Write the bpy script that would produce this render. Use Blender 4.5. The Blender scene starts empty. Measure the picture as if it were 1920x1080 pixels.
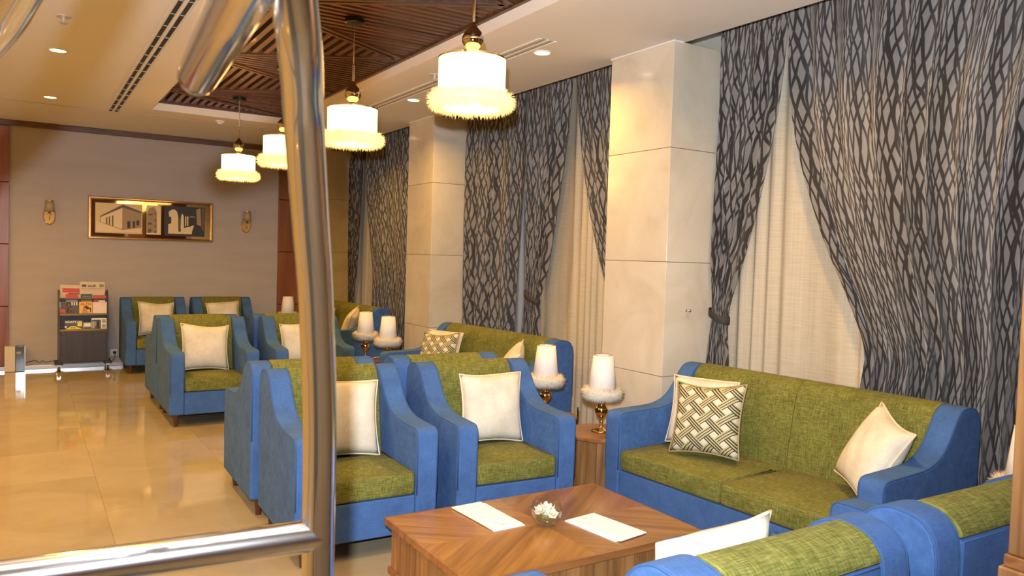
import bpy, bmesh, math, random
from mathutils import Vector, Matrix
random.seed(7)
S = bpy.context.scene
COL = S.collection
PI = math.pi

# ------------------------------------------------------------------ camera
cam_d = bpy.data.cameras.new('camera')
cam_d.sensor_width = 23.6
cam_d.lens = 23.6 * 1442.35 / 1920
cam_d.clip_start = 0.02
cam_d.dof.use_dof = True
cam_d.dof.focus_distance = 4.2
cam_d.dof.aperture_fstop = 4.5
cam = bpy.data.objects.new('camera', cam_d)
COL.objects.link(cam)
ax = Vector((0.84490, -0.53401, 0.02985)); ay = Vector((-0.5344, -0.8443, 0.0398))
az = -(ay.normalized()); ax.normalize()
zc = (-az).normalized()                       # camera looks down -Z
xc = (ax - ax.dot(zc) * zc).normalized()
yc = zc.cross(xc)
cam.matrix_world = Matrix(((xc.x, yc.x, zc.x, 0), (xc.y, yc.y, zc.y, 0), (xc.z, yc.z, zc.z, 1.55), (0, 0, 0, 1)))
S.camera = cam

# ------------------------------------------------------------------ world, flash, exposure
w = bpy.data.worlds.new('night'); S.world = w; w.use_nodes = True
w.node_tree.nodes['Background'].inputs[0].default_value = (0.02, 0.03, 0.05, 1)
w.node_tree.nodes['Background'].inputs[1].default_value = 0.3
S.view_settings.view_transform = 'Standard'
S.view_settings.look = 'None'
S.view_settings.gamma = 1
S.view_settings.use_curve_mapping = False
S.view_settings.exposure = 0.14
WARM = (1.0, 0.55, 0.12)
fl = bpy.data.lights.new('camera_flash', 'SPOT')
fl.energy = 950; fl.color = (0.90, 0.95, 1.0); fl.shadow_soft_size = 0.014
fl.spot_size = math.radians(130); fl.spot_blend = 1.0
flo = bpy.data.objects.new('camera_flash', fl); COL.objects.link(flo)
flo.matrix_world = cam.matrix_world.copy()
flo.matrix_world = flo.matrix_world @ Matrix.Rotation(math.radians(17), 4, 'X') @ Matrix.Rotation(math.radians(3), 4, 'Y')
flo.location = Vector((0, 0, 1.55)) + yc * 0.15 - xc * 0.04
def downlight_lamp(x, y, e=30):
    d = bpy.data.lights.new('downlight_lamp', 'AREA'); d.shape = 'DISK'; d.size = 0.10
    d.energy = e; d.color = WARM; d.spread = math.radians(150)
    o = bpy.data.objects.new('downlight_lamp', d); COL.objects.link(o); o.location = (x, y, 2.985)

# ------------------------------------------------------------------ materials
MATS = {}
def nt(name):
    m = bpy.data.materials.new(name); m.use_nodes = True; MATS[name] = m
    return m, m.node_tree.nodes, m.node_tree.links, m.node_tree.nodes['Principled BSDF']
def plain(name, col, rough=0.5, metal=0.0, **k):
    m, N, L, b = nt(name)
    b.inputs['Base Color'].default_value = (*col, 1); b.inputs['Roughness'].default_value = rough
    b.inputs['Metallic'].default_value = metal
    for kk, v in k.items(): b.inputs[kk.replace('_', ' ')].default_value = v
    return m
def emis(name, col, s):
    m, N, L, b = nt(name)
    b.inputs['Base Color'].default_value = (*col, 1)
    b.inputs['Emission Color'].default_value = (*col, 1); b.inputs['Emission Strength'].default_value = s
    return m
def ramp(N, pts):
    r = N.new('ShaderNodeValToRGB'); e = r.color_ramp.elements
    while len(e) < len(pts): e.new(0.5)
    for q, (p, c) in zip(e, pts): q.position = p; q.color = (*c, 1)
    return r
def coords(N, L, kind='Object', scale=(1, 1, 1), rot=(0, 0, 0)):
    t = N.new('ShaderNodeTexCoord'); mp = N.new('ShaderNodeMapping')
    mp.inputs['Scale'].default_value = scale; mp.inputs['Rotation'].default_value = rot
    L.new(t.outputs[kind], mp.inputs[0]); return mp
def noise(N, L, mp, scale, detail=4, rough=0.55, dist=0):
    n = N.new('ShaderNodeTexNoise'); n.inputs['Scale'].default_value = scale; n.inputs['Detail'].default_value = detail
    n.inputs['Roughness'].default_value = rough; n.inputs['Distortion'].default_value = dist
    L.new(mp.outputs[0], n.inputs['Vector']); return n
def mixc(N, L, f, a, b, mode='MIX'):
    m = N.new('ShaderNodeMix'); m.data_type = 'RGBA'; m.blend_type = mode
    for s, v in ((0, f), (6, a), (7, b)):
        if hasattr(v, 'is_linked') or hasattr(v, 'links'): L.new(v, m.inputs[s])
        else: m.inputs[s].default_value = v if s == 0 else (*v, 1)
    return m.outputs[2]
def bump(N, L, b, h, st=0.2, d=0.01):
    bp = N.new('ShaderNodeBump'); bp.inputs['Strength'].default_value = st; bp.inputs['Distance'].default_value = d
    L.new(h, bp.inputs['Height']); L.new(bp.outputs[0], b.inputs['Normal'])
def fabric(name, c0, c1, c2, sc=260, streak=9, sheen=0.02):
    m, N, L, b = nt(name)
    a = noise(N, L, coords(N, L, 'Object', (sc, sc * .06, sc * .06)), 1, 3)
    c = noise(N, L, coords(N, L, 'Object', (sc * .06, sc, sc)), 1, 3)
    e = noise(N, L, coords(N, L), streak, 3)
    s = N.new('ShaderNodeMath'); s.operation = 'ADD'; L.new(a.outputs[0], s.inputs[0]); L.new(c.outputs[0], s.inputs[1])
    h = N.new('ShaderNodeMath'); h.operation = 'MULTIPLY'; h.inputs[1].default_value = .5; L.new(s.outputs[0], h.inputs[0])
    r = ramp(N, [(.36, c0), (.5, c1), (.64, c2)]); L.new(h.outputs[0], r.inputs[0])
    r2 = ramp(N, [(.3, (.85, .85, .85)), (.7, (1.1, 1.1, 1.1))]); L.new(e.outputs[0], r2.inputs[0])
    L.new(mixc(N, L, 1.0, r.outputs[0], r2.outputs[0], 'MULTIPLY'), b.inputs['Base Color'])
    b.inputs['Roughness'].default_value = .9; b.inputs['Sheen Weight'].default_value = sheen
    b.inputs['Specular IOR Level'].default_value = .2
    bump(N, L, b, h.outputs[0], .35, .003)
fabric('blue', (.042, .098, .26), (.051, .122, .325), (.064, .150, .385), 620)
fabric('green', (.068, .074, .012), (.140, .142, .030), (.27, .265, .080), 400, 5)
fabric('cream', (.62, .57, .47), (.68, .63, .53), (.74, .69, .60), 500, 7)
plain('blue_piping', (.028, .085, .24), .8)
plain('cream_piping', (.70, .60, .46), .8)
def wood(name, c0, c1, c2, axis='z', sc=1.0, rough=.35, coat=.15, rz=0):
    m, N, L, b = nt(name)
    s = {'x': (1.2, 22, 22), 'y': (22, 1.2, 22), 'z': (22, 22, 1.2)}[axis]
    mp = coords(N, L, 'Object', tuple(v * sc for v in s), (0, 0, 0))
    if rz:
        t = N.new('ShaderNodeTexCoord'); m1 = N.new('ShaderNodeMapping'); m1.inputs['Rotation'].default_value = (0, 0, rz)
        L.new(t.outputs['Object'], m1.inputs[0]); L.new(m1.outputs[0], mp.inputs[0])
    oi = N.new('ShaderNodeObjectInfo'); ad = N.new('ShaderNodeVectorMath'); ad.operation = 'ADD'
    ml = N.new('ShaderNodeMath'); ml.operation = 'MULTIPLY'; ml.inputs[1].default_value = 37
    L.new(oi.outputs['Random'], ml.inputs[0]); L.new(mp.outputs[0], ad.inputs[0]); L.new(ml.outputs[0], ad.inputs[1])
    n = noise(N, L, ad, 1, 5, .6, .6)
    r = ramp(N, [(.3, c0), (.5, c1), (.72, c2)]); L.new(n.outputs[0], r.inputs[0])
    v = N.new('ShaderNodeMapRange'); v.inputs[3].default_value = .78; v.inputs[4].default_value = 1.15
    L.new(oi.outputs['Random'], v.inputs[0])
    cx = N.new('ShaderNodeCombineXYZ')
    for i in range(3): L.new(v.outputs[0], cx.inputs[i])
    L.new(mixc(N, L, 1.0, r.outputs[0], cx.outputs[0], 'MULTIPLY'), b.inputs['Base Color'])
    b.inputs['Roughness'].default_value = rough; b.inputs['Coat Weight'].default_value = coat
    bump(N, L, b, n.outputs[0], .08, .002)
wood('walnut_top', (.155, .068, .012), (.265, .125, .027), (.36, .182, .047), 'x', .9, .28, .15, math.radians(38))
wood('walnut_top_b', (.145, .061, .011), (.24, .110, .024), (.33, .165, .042), 'x', .9, .28, .15, math.radians(-38))
wood('walnut', (.15, .065, .022), (.26, .125, .045), (.36, .19, .075), 'z', 1.3, .32)
wood('walnut_edge', (.14, .055, .018), (.24, .10, .033), (.31, .14, .05), 'x', 1, .3)
wood('panel_red', (.17, .052, .018), (.25, .082, .030), (.31, .11, .042), 'z', .6, .35)
wood('coffer_wood', (.050, .020, .010), (.095, .040, .020), (.14, .065, .034), 'x', .8, .45)
wood('coffer_wood_y', (.060, .025, .013), (.115, .050, .026), (.16, .076, .04), 'y', .8, .45)
plain('coffer_dark', (.010, .005, .003), .8)
plain('leg_wood', (.085, .025, .010), .35)
wood('rack_wood', (.018, .011, .011), (.028, .018, .017), (.04, .026, .024), 'z', .7, .4)
# marble
def marble(name, c0, c1, c2, rough, sc):
    m, N, L, b = nt(name)
    mp = coords(N, L, 'Object')
    oi = N.new('ShaderNodeObjectInfo'); ad = N.new('ShaderNodeVectorMath'); ad.operation = 'ADD'
    ml = N.new('ShaderNodeMath'); ml.operation = 'MULTIPLY'; ml.inputs[1].default_value = 53
    L.new(oi.outputs['Random'], ml.inputs[0]); L.new(mp.outputs[0], ad.inputs[0]); L.new(ml.outputs[0], ad.inputs[1])
    n = noise(N, L, ad, sc, 8, .6, 1.2); n2 = noise(N, L, ad, sc * .5, 3)
    r = ramp(N, [(.3, c0), (.52, c1), (.75, c2)]); L.new(n.outputs[0], r.inputs[0])
    v = N.new('ShaderNodeMapRange'); v.inputs[3].default_value = .955; v.inputs[4].default_value = 1.02
    L.new(oi.outputs['Random'], v.inputs[0])
    cx = N.new('ShaderNodeCombineXYZ')
    for i in range(3): L.new(v.outputs[0], cx.inputs[i])
    L.new(mixc(N, L, 1.0, r.outputs[0], cx.outputs[0], 'MULTIPLY'), b.inputs['Base Color'])
    b.inputs['Roughness'].default_value = rough
    rr = N.new('ShaderNodeMapRange'); rr.inputs[3].default_value = rough * .7; rr.inputs[4].default_value = rough * 1.6
    L.new(n2.outputs[0], rr.inputs[0]); L.new(rr.outputs[0], b.inputs['Roughness'])
marble('marble', (.55, .475, .37), (.62, .55, .445), (.67, .60, .50), .12, 2.2)
marble('floor_tile', (.34, .275, .175), (.395, .325, .215), (.44, .365, .255), .06, 1.6)
plain('grout', (.32, .26, .18), .5)
plain('ceiling_paint', (.74, .71, .67), .75)
plain('ceiling_groove', (.40, .37, .33), .8)
# wallpaper with a fine woven look
m, N, L, b = nt('wallpaper')
n = noise(N, L, coords(N, L, 'Object', (1.2, 1.2, 9)), 1, 4); n2 = noise(N, L, coords(N, L, 'Object', (60, 60, 420)), 1, 3)
r = ramp(N, [(.3, (.405, .353, .328)), (.7, (.440, .386, .358))]); L.new(n.outputs[0], r.inputs[0])
r2 = ramp(N, [(.3, (.94, .94, .94)), (.7, (1.05, 1.05, 1.05))]); L.new(n2.outputs[0], r2.inputs[0])
L.new(mixc(N, L, 1.0, r.outputs[0], r2.outputs[0], 'MULTIPLY'), b.inputs['Base Color']); b.inputs['Roughness'].default_value = .7
# drape: long dark branching lines over taupe leaf-shaped cells
m, N, L, b = nt('drape_cloth')
def mth(op, a, c=None, d=None):
    q = N.new('ShaderNodeMath'); q.operation = op
    for i, v in enumerate((a, c, d)):
        if v is None: continue
        if isinstance(v, (int, float)): q.inputs[i].default_value = v
        else: L.new(v, q.inputs[i])
    return q.outputs[0]
sp = N.new('ShaderNodeSeparateXYZ'); L.new(coords(N, L, 'UV').outputs[0], sp.inputs[0]); U, V = sp.outputs[0], sp.outputs[1]
def strokes(ku, kv, seed, amp, wd):
    """one family of steep wandering strokes, darker where the distance to a stroke is small"""
    n1 = noise(N, L, coords(N, L, 'UV', (3.2 + seed * .3, 2.1 + seed * .17, 1)), 1, 1.5, .5)
    n2 = noise(N, L, coords(N, L, 'UV', (7 + seed, 5, 1)), 1, 1)
    ph = mth('ADD', mth('MULTIPLY_ADD', U, ku, mth('MULTIPLY', V, kv)), mth('MULTIPLY_ADD', n1.outputs[0], amp, seed * .37))
    dist = mth('ABSOLUTE', mth('SUBTRACT', mth('FRACT', mth('ADD', ph, 60)), .5))
    return mth('SUBTRACT', dist, mth('MULTIPLY_ADD', n2.outputs[0], wd * .7, wd * .65))
ds = mth('MINIMUM', mth('MINIMUM', strokes(22, 4.6, 1, 2.4, .115), strokes(21, -5.0, 2, 2.4, .115)), mth('ADD', strokes(12, 1.5, 3, 2.0, .07), 0))
r = ramp(N, [(.0, (.026, .021, .020)), (.04, (.215, .197, .187))]); L.new(ds, r.inputs[0])
L.new(r.outputs[0], b.inputs['Base Color']); b.inputs['Roughness'].default_value = .62; b.inputs['Sheen Weight'].default_value = .25
plain('drape_tie', (.035, .028, .026), .7)  # tie band of drape fabric, its shade put into the dark brown
plain('lining', (.42, .44, .48), .8)
# sheer
m, N, L, b = nt('sheer_cloth')
n = noise(N, L, coords(N, L, 'UV', (60, 1.2, 1)), 1, 3); n2 = noise(N, L, coords(N, L, 'UV', (5, 120, 1)), 1, 2)
r = ramp(N, [(.3, (.58, .49, .36)), (.7, (.67, .575, .435))]); L.new(n.outputs[0], r.inputs[0])
b.inputs['Roughness'].default_value = .9
L.new(r.outputs[0], b.inputs['Base Color'])
tr = N.new('ShaderNodeBsdfTransparent'); mx = N.new('ShaderNodeMixShader'); out = N['Material Output']
rr = N.new('ShaderNodeMapRange'); rr.inputs[1].default_value = .35; rr.inputs[2].default_value = .75; rr.inputs[3].default_value = .10; rr.inputs[4].default_value = .24
L.new(n2.outputs[0], rr.inputs[0]); L.new(rr.outputs[0], mx.inputs[0])
L.new(b.outputs[0], mx.inputs[1]); L.new(tr.outputs[0], mx.inputs[2]); L.new(mx.outputs[0], out.inputs[0])
# woven cushion: two crossed sets of olive stripes, alternately on top
m, N, L, b = nt('woven_print')
mp = coords(N, L, 'UV', (1, 1, 1))
sp = N.new('ShaderNodeSeparateXYZ'); L.new(mp.outputs[0], sp.inputs[0])
def mth(op, a, c=None):
    q = N.new('ShaderNodeMath'); q.operation = op
    for i, v in enumerate((a, c)):
        if v is None: continue
        if isinstance(v, (int, float)): q.inputs[i].default_value = v
        else: L.new(v, q.inputs[i])
    return q.outputs[0]
U, V = sp.outputs[0], sp.outputs[1]
a_ = mth('ADD', mth('MULTIPLY', U, 3.7), mth('MULTIPLY', V, 4.5))
b_ = mth('SUBTRACT', mth('MULTIPLY', V, 4.5), mth('MULTIPLY', U, 3.7))
fa, fb = mth('FRACT', mth('ADD', a_, 40)), mth('FRACT', mth('ADD', b_, 40))
ina = mth('LESS_THAN', fa, .56); inb = mth('LESS_THAN', fb, .56)
par = mth('MODULO', mth('ADD', mth('FLOOR', mth('ADD', a_, 40)), mth('FLOOR', mth('ADD', b_, 40))), 2)
sa = mth('LESS_THAN', mth('FRACT', mth('MULTIPLY', fa, 5.36)), .5); sb = mth('LESS_THAN', mth('FRACT', mth('MULTIPLY', fb, 5.36)), .34)
both = mth('MULTIPLY', ina, inb)
onlya = mth('MULTIPLY', ina, mth('SUBTRACT', 1, inb)); onlyb = mth('MULTIPLY', inb, mth('SUBTRACT', 1, ina))
usea = mth('MAXIMUM', onlya, mth('MULTIPLY', both, par)); useb = mth('MAXIMUM', onlyb, mth('MULTIPLY', both, mth('SUBTRACT', 1, par)))
dark = mth('MAXIMUM', mth('MULTIPLY', usea, sa), mth('MULTIPLY', useb, sb))
band = mth('MAXIMUM', usea, useb)
c1 = mixc(N, L, band, (.62, .58, .47), (.46, .42, .25)); c2 = mixc(N, L, dark, c1, (.030, .024, .012))
L.new(c2, b.inputs['Base Color']); b.inputs['Roughness'].default_value = .8
plain('braid', (.30, .25, .13), .8)
m, N, L, b = nt('chrome')                                 # polished tube with a haze of fine scratches
g1 = N.new('ShaderNodeBsdfGlossy'); g1.inputs['Color'].default_value = (.78, .78, .79, 1); g1.inputs['Roughness'].default_value = .05
g2 = N.new('ShaderNodeBsdfGlossy'); g2.inputs['Color'].default_value = (.78, .78, .80, 1); g2.inputs['Roughness'].default_value = .24
mx = N.new('ShaderNodeMixShader'); mx.inputs[0].default_value = .16
L.new(g1.outputs[0], mx.inputs[1]); L.new(g2.outputs[0], mx.inputs[2]); L.new(mx.outputs[0], N['Material Output'].inputs[0])
plain('gold', (.83, .58, .22), .12, 1.0)
plain('pendant_metal', (.62, .50, .30), .06, 1.0)
plain('frame_gold', (.55, .34, .14), .18, 1.0)
plain('mirror', (.75, .66, .52), .04, 1.0)
plain('black', (.012, .012, .012), .5)
plain('black_metal', (.02, .02, .02), .35, .6)
plain('cord', (.50, .44, .34), .4)
plain('white_plastic', (.75, .72, .66), .4)
plain('white_cable', (.72, .68, .60), .5)
plain('skirting', (.78, .78, .80), .25, .7)
plain('shade_white', (.80, .76, .74), .8); plain('sconce_shade', (.36, .28, .17), .5); plain('sconce_gold', (.50, .30, .10), .5, .55)
plain('fur', (.74, .66, .55), .95)
emis('pendant_shade', (1.0, .64, .22), 5.2)
emis('pendant_fur', (1.0, .58, .17), 2.0)
emis('downlight', (1.0, .68, .30), 8)
plain('paper', (.88, .90, .96), .6)
plain('paper_print', (.70, .36, .30), .6)
m, N, L, b = nt('glass')                                  # thin clear glass
tr = N.new('ShaderNodeBsdfTransparent'); tr.inputs[0].default_value = (.97, .98, .97, 1)
gl = N.new('ShaderNodeBsdfGlossy'); gl.inputs['Roughness'].default_value = .02
fc = N.new('ShaderNodeLayerWeight'); fc.inputs['Blend'].default_value = .5
pw = N.new('ShaderNodeMath'); pw.operation = 'POWER'; pw.inputs[1].default_value = 3.5; L.new(fc.outputs['Facing'], pw.inputs[0])
lw = N.new('ShaderNodeMath'); lw.operation = 'MULTIPLY_ADD'; lw.inputs[1].default_value = .8; lw.inputs[2].default_value = .04; L.new(pw.outputs[0], lw.inputs[0])
mx = N.new('ShaderNodeMixShader'); L.new(lw.outputs[0], mx.inputs[0]); L.new(tr.outputs[0], mx.inputs[1]); L.new(gl.outputs[0], mx.inputs[2])
L.new(mx.outputs[0], N['Material Output'].inputs[0])
plain('petal', (.85, .83, .72), .6, Subsurface_Weight=.1)
plain('leaf', (.20, .30, .06), .5)
plain('window_glass', (.01, .012, .016), .03)
plain('window_frame', (.55, .50, .42), .4)
plain('blind', (.42, .39, .34), .6)
for nme, c in dict(sepia_sky=(.72, .52, .25), sepia_light=(.80, .60, .32), sepia_mid=(.36, .235, .10), sepia_dark=(.12, .07, .028), sepia_black=(.02, .013, .008),
                   news=(.62, .50, .36), ink=(.06, .05, .05), red=(.55, .06, .035), orange=(.72, .20, .03), yellow=(.78, .48, .06), yellow_bright=(.80, .66, .05),
                   slate=(.07, .08, .09), olive=(.28, .22, .04), skin=(.48, .25, .14), hair=(.025, .014, .010), pink=(.78, .62, .56), navy=(.05, .06, .12),
                   grey=(.30, .30, .31), white=(.78, .75, .70), blue_glass=(.055, .085, .12), tan=(.60, .54, .47), wall_plain=(.62, .58, .50)).items():
    plain(nme, c, .5)
MATS['blue_glass'].node_tree.nodes['Principled BSDF'].inputs['Roughness'].default_value = .1

# ------------------------------------------------------------------ mesh helpers
class MB:
    def __init__(s): s.v = []; s.f = []; s.uv = {}
    def add(s, vs, fs):
        o = len(s.v); s.v += [tuple(v) for v in vs]; s.f += [tuple(i + o for i in f) for f in fs]; return o
    def box(s, x0, x1, y0, y1, z0, z1):
        s.add([(x0, y0, z0), (x1, y0, z0), (x1, y1, z0), (x0, y1, z0), (x0, y0, z1), (x1, y0, z1), (x1, y1, z1), (x0, y1, z1)],
              [(3, 2, 1, 0), (4, 5, 6, 7), (0, 1, 5, 4), (1, 2, 6, 5), (2, 3, 7, 6), (3, 0, 4, 7)]); return s
    def prism(s, prof, lo, hi, axis='x'):
        n = len(prof)
        def pt(a, b, c): return {'x': (c, a, b), 'y': (a, c, b), 'z': (a, b, c)}[axis]
        vs = [pt(a, b, lo) for a, b in prof] + [pt(a, b, hi) for a, b in prof]
        fs = [tuple(range(n)), tuple(range(2 * n - 1, n - 1, -1))] + [(i, i + n, (i + 1) % n + n, (i + 1) % n) for i in range(n)]
        s.add(vs, fs); return s
    def lathe(s, prof, seg=24, c=(0, 0, 0), cap=True, flute=0):
        n = len(prof); vs = []; fs = []
        for i in range(seg):
            a = 2 * PI * i / seg; k = 1 + (flute if i % 2 else -flute)
            vs += [(c[0] + r * k * math.cos(a), c[1] + r * k * math.sin(a), c[2] + z) for r, z in prof]
        for i in range(seg):
            j = (i + 1) % seg
            fs += [(i * n + k, j * n + k, j * n + k + 1, i * n + k + 1) for k in range(n - 1)]
        if cap:
            if prof[0][0] > 1e-5: fs.append(tuple(i * n for i in range(seg))[::-1])
            if prof[-1][0] > 1e-5: fs.append(tuple(i * n + n - 1 for i in range(seg)))
        s.add(vs, fs); return s
    def tube(s, pts, r, seg=8, closed=False):
        P = [Vector(p) for p in pts]; n = len(P); rs = r if isinstance(r, (list, tuple)) else [r] * n
        up = Vector((0, 0, 1)); vs = []; fs = []; prev = None
        for i, p in enumerate(P):
            a = P[(i - 1) % n] if closed or i > 0 else p; c = P[(i + 1) % n] if closed or i < n - 1 else p
            t = (c - a).normalized()
            if prev is None:
                u = t.cross(up)
                if u.length < .05: u = t.cross(Vector((1, 0, 0)))
            else: u = prev - prev.dot(t) * t
            u.normalize(); prev = u; q = t.cross(u)
            vs += [p + rs[i] * (math.cos(2 * PI * k / seg) * u + math.sin(2 * PI * k / seg) * q) for k in range(seg)]
        for i in range(n if closed else n - 1):
            j = (i + 1) % n
            fs += [(i * seg + k, i * seg + (k + 1) % seg, j * seg + (k + 1) % seg, j * seg + k) for k in range(seg)]
        if not closed: fs += [tuple(range(seg))[::-1], tuple(range((n - 1) * seg, n * seg))]
        s.add(vs, fs); return s
    def rbox(s, cx, cy, cz, sx, sy, sz, r, n=5, crown=0):
        """box with rounded edges; crown lifts the middle of the top"""
        h = (sx / 2, sy / 2, sz / 2); inn = [max(a - r, 0) for a in h]
        def ticks(a, i): return [-a + 2 * a * t for t in [0, .5 * r / a * .35, r / a * .5] + [.5] + [1 - r / a * .5, 1 - .5 * r / a * .35, 1]] if a > r else [-a, -a / 2, 0, a / 2, a]
        T = [ticks(h[i], i) for i in range(3)]
        for axi in range(3):
            b_, c_ = (axi + 1) % 3, (axi + 2) % 3
            for sg in (-1, 1):
                vs = []; nb, nc = len(T[b_]), len(T[c_])
                for p in T[b_]:
                    for q in T[c_]:
                        v = [0, 0, 0]; v[axi] = sg * h[axi]; v[b_] = p; v[c_] = q
                        k = [max(-inn[i], min(inn[i], v[i])) for i in range(3)]
                        d = Vector([v[i] - k[i] for i in range(3)])
                        if d.length > 0: d = d.normalized() * r
                        o = [k[i] + d[i] for i in range(3)]
                        if crown and o[2] > 0: o[2] += crown * max(0, 1 - (o[0] / h[0]) ** 2) * max(0, 1 - (o[1] / h[1]) ** 2)
                        vs.append((cx + o[0], cy + o[1], cz + o[2]))
                fs = []
                for i in range(nb - 1):
                    for j in range(nc - 1):
                        f = (i * nc + j, (i + 1) * nc + j, (i + 1) * nc + j + 1, i * nc + j + 1)
                        fs.append(f if sg > 0 else f[::-1])
                s.add(vs, fs)
        return s
    def mesh(s, name, mat, smooth=False, merge=True, recalc=True):
        me = bpy.data.meshes.new(name); me.from_pydata(s.v, [], s.f)
        if merge or recalc:
            bm = bmesh.new(); bm.from_mesh(me)
            if merge: bmesh.ops.remove_doubles(bm, verts=bm.verts, dist=1e-5)
            if recalc: bmesh.ops.recalc_face_normals(bm, faces=bm.faces)
            bm.to_mesh(me); bm.free()
        if mat: me.materials.append(MATS[mat])
        if smooth:
            me.polygons.foreach_set('use_smooth', [True] * len(me.polygons))
            if smooth is not True: me.set_sharp_from_angle(angle=math.radians(smooth))
        return me
    def build(s, name, mat, parent=None, smooth=False, bevel=0, seg=2, loc=(0, 0, 0), rot=(0, 0, 0), merge=True, ang=35):
        return link(name, s.mesh(name, mat, smooth or (True if bevel else False), merge), parent, loc, rot, bevel, seg, ang)
def link(name, me, parent=None, loc=(0, 0, 0), rot=(0, 0, 0), bevel=0, seg=2, ang=35):
    o = bpy.data.objects.new(name, me); COL.objects.link(o); o.parent = parent
    o.location = loc; o.rotation_euler = rot
    if bevel:
        md = o.modifiers.new('bevel', 'BEVEL'); md.width = bevel; md.segments = seg; md.limit_method = 'ANGLE'
        md.angle_limit = math.radians(ang); md.harden_normals = True
    return o
def tag(o, label=None, cat=None, group=None, kind=None):
    if label: o['label'] = label
    if cat: o['category'] = cat
    if group: o['group'] = group
    if kind: o['kind'] = kind
    return o
def thing(name, label, cat, loc=(0, 0, 0), rz=0, group=None):
    o = bpy.data.objects.new(name, None); COL.objects.link(o); o.empty_display_size = .1
    o.location = loc; o.rotation_euler = (0, 0, rz)
    return tag(o, label, cat, group)
def copy_tree(o, parent=None):
    c = o.copy(); COL.objects.link(c); c.parent = parent
    for ch in list(o.children): copy_tree(ch, c)
    return c
def catmull(pts, n=6, closed=False):
    P = [Vector(p) for p in pts]; out = []; m = len(P)
    for i in range(m if closed else m - 1):
        p0 = P[(i - 1) % m] if closed or i > 0 else P[0] * 2 - P[1]; p1 = P[i]; p2 = P[(i + 1) % m]
        p3 = P[(i + 2) % m] if closed or i < m - 2 else P[-1] * 2 - P[-2]
        for k in range(n):
            t = k / n
            out.append(.5 * ((2 * p1) + (p2 - p0) * t + (2 * p0 - 5 * p1 + 4 * p2 - p3) * t * t + (3 * p1 - p0 - 3 * p2 + p3) * t ** 3))
    if not closed: out.append(P[-1])
    return out
def interp(tab, z):
    """smooth table lookup, tab sorted by z"""
    if z <= tab[0][0]: return tab[0][1]
    for (a, p), (c, q) in zip(tab, tab[1:]):
        if z <= c:
            t = (z - a) / (c - a); return p + (q - p) * t
    return tab[-1][1]
def text_mesh(body, size, mat, name, parent, loc, rot, bold=0.0, sx=1.0):
    cu = bpy.data.curves.new('text', 'FONT'); cu.body = body; cu.size = size; cu.extrude = .0006; cu.offset = bold
    cu.align_x = 'CENTER'; cu.align_y = 'CENTER'; cu.resolution_u = 2
    t = bpy.data.objects.new('text', cu); COL.objects.link(t); bpy.context.view_layer.update()
    me = bpy.data.meshes.new_from_object(t.evaluated_get(bpy.context.evaluated_depsgraph_get()))
    bpy.data.objects.remove(t); bpy.data.curves.remove(cu)
    me.materials.clear(); me.materials.append(MATS[mat])
    o = link(name, me, parent, loc, rot); o.scale = (sx, 1, 1); return o

# ================================================================== THE ROOM
ZC = 3.012; YB = 11.07; XW = 4.40; XL = -3.6; YF = -3.0
CX0, CX1, CY0, CY1, CZ = 1.13, 2.55, 2.46, 9.07, 3.10          # wooden coffer
XE = 3.68                                                   # edge of the ceiling, curtain pocket behind it
fo = MB().box(XL, XW, YF, YB, -.06, -.012).build('floor', 'grout'); tag(fo, 'polished beige stone tile floor', kind='structure')
T = .80; tme = None
for i in range(11):
    for j in range(18):
        x0, y0 = XL + i * T, YF + j * T
        x1, y1 = min(x0 + T, XW), min(y0 + T, YB)
        if x1 - x0 < .05 or y1 - y0 < .05: continue
        if x1 - x0 > T - .01 and y1 - y0 > T - .01:
            if tme is None: tme = MB().box(-T / 2 + .0006, T / 2 - .0006, -T / 2 + .0006, T / 2 - .0006, -.012, 0).mesh('tile', 'floor_tile')
            link('tile', tme, fo, (x0 + T / 2, y0 + T / 2, 0))
        else:
            MB().box(x0 + .0006, x1 - .0006, y0 + .0006, y1 - .0006, -.012, 0).build('tile', 'floor_tile', fo)
ce = MB()
ce.box(XL, CX0, YF, YB, ZC, ZC + .12); ce.box(CX1, XE, YF, YB, ZC, ZC + .12)
ce.box(CX0, CX1, YF, CY0, ZC, ZC + .12); ce.box(CX0, CX1, CY1, YB, ZC, ZC + .12)
ce.box(XE, XW, YF, YB, 3.26, 3.30); ce.box(XE, XE + .02, YF, YB, ZC, 3.26); ce.box(CX0 - .1, CX1 + .1, CY0 - .1, CY1 + .1, ZC + .19, ZC + .22)
tag(ce.build('ceiling', 'ceiling_paint', merge=False), 'cream painted plaster ceiling', kind='structure')
tag(MB().box(XL, XW, YB, YB + .1, -.06, 3.3).build('wall_back', 'wallpaper'), 'taupe woven wallpaper back wall', kind='structure')
tag(MB().box(XL - .1, XL, YF, YB, -.06, 3.3).build('wall_left', 'wall_plain'), kind='structure')
tag(MB().box(XL, XW, YF - .1, YF, -.06, 3.3).build('wall_front', 'panel_red'), kind='structure')
BAYS = [(.90, 3.78), (4.42, 7.30), (7.92, 10.82)]
wr = MB()
edges = [YF] + [v for p in BAYS for v in (p[0] + .15, p[1] - .15)] + [YB]
for a, c in zip(edges[::2], edges[1::2]): wr.box(XW, XW + .15, a, c, -.06, 3.3)
for a, c in BAYS: wr.box(XW, XW + .15, a + .15, c - .15, -.06, .3); wr.box(XW, XW + .15, a + .15, c - .15, 2.85, 3.3)
tag(wr.build('wall_right', 'wall_plain', merge=False), kind='structure')
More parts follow.
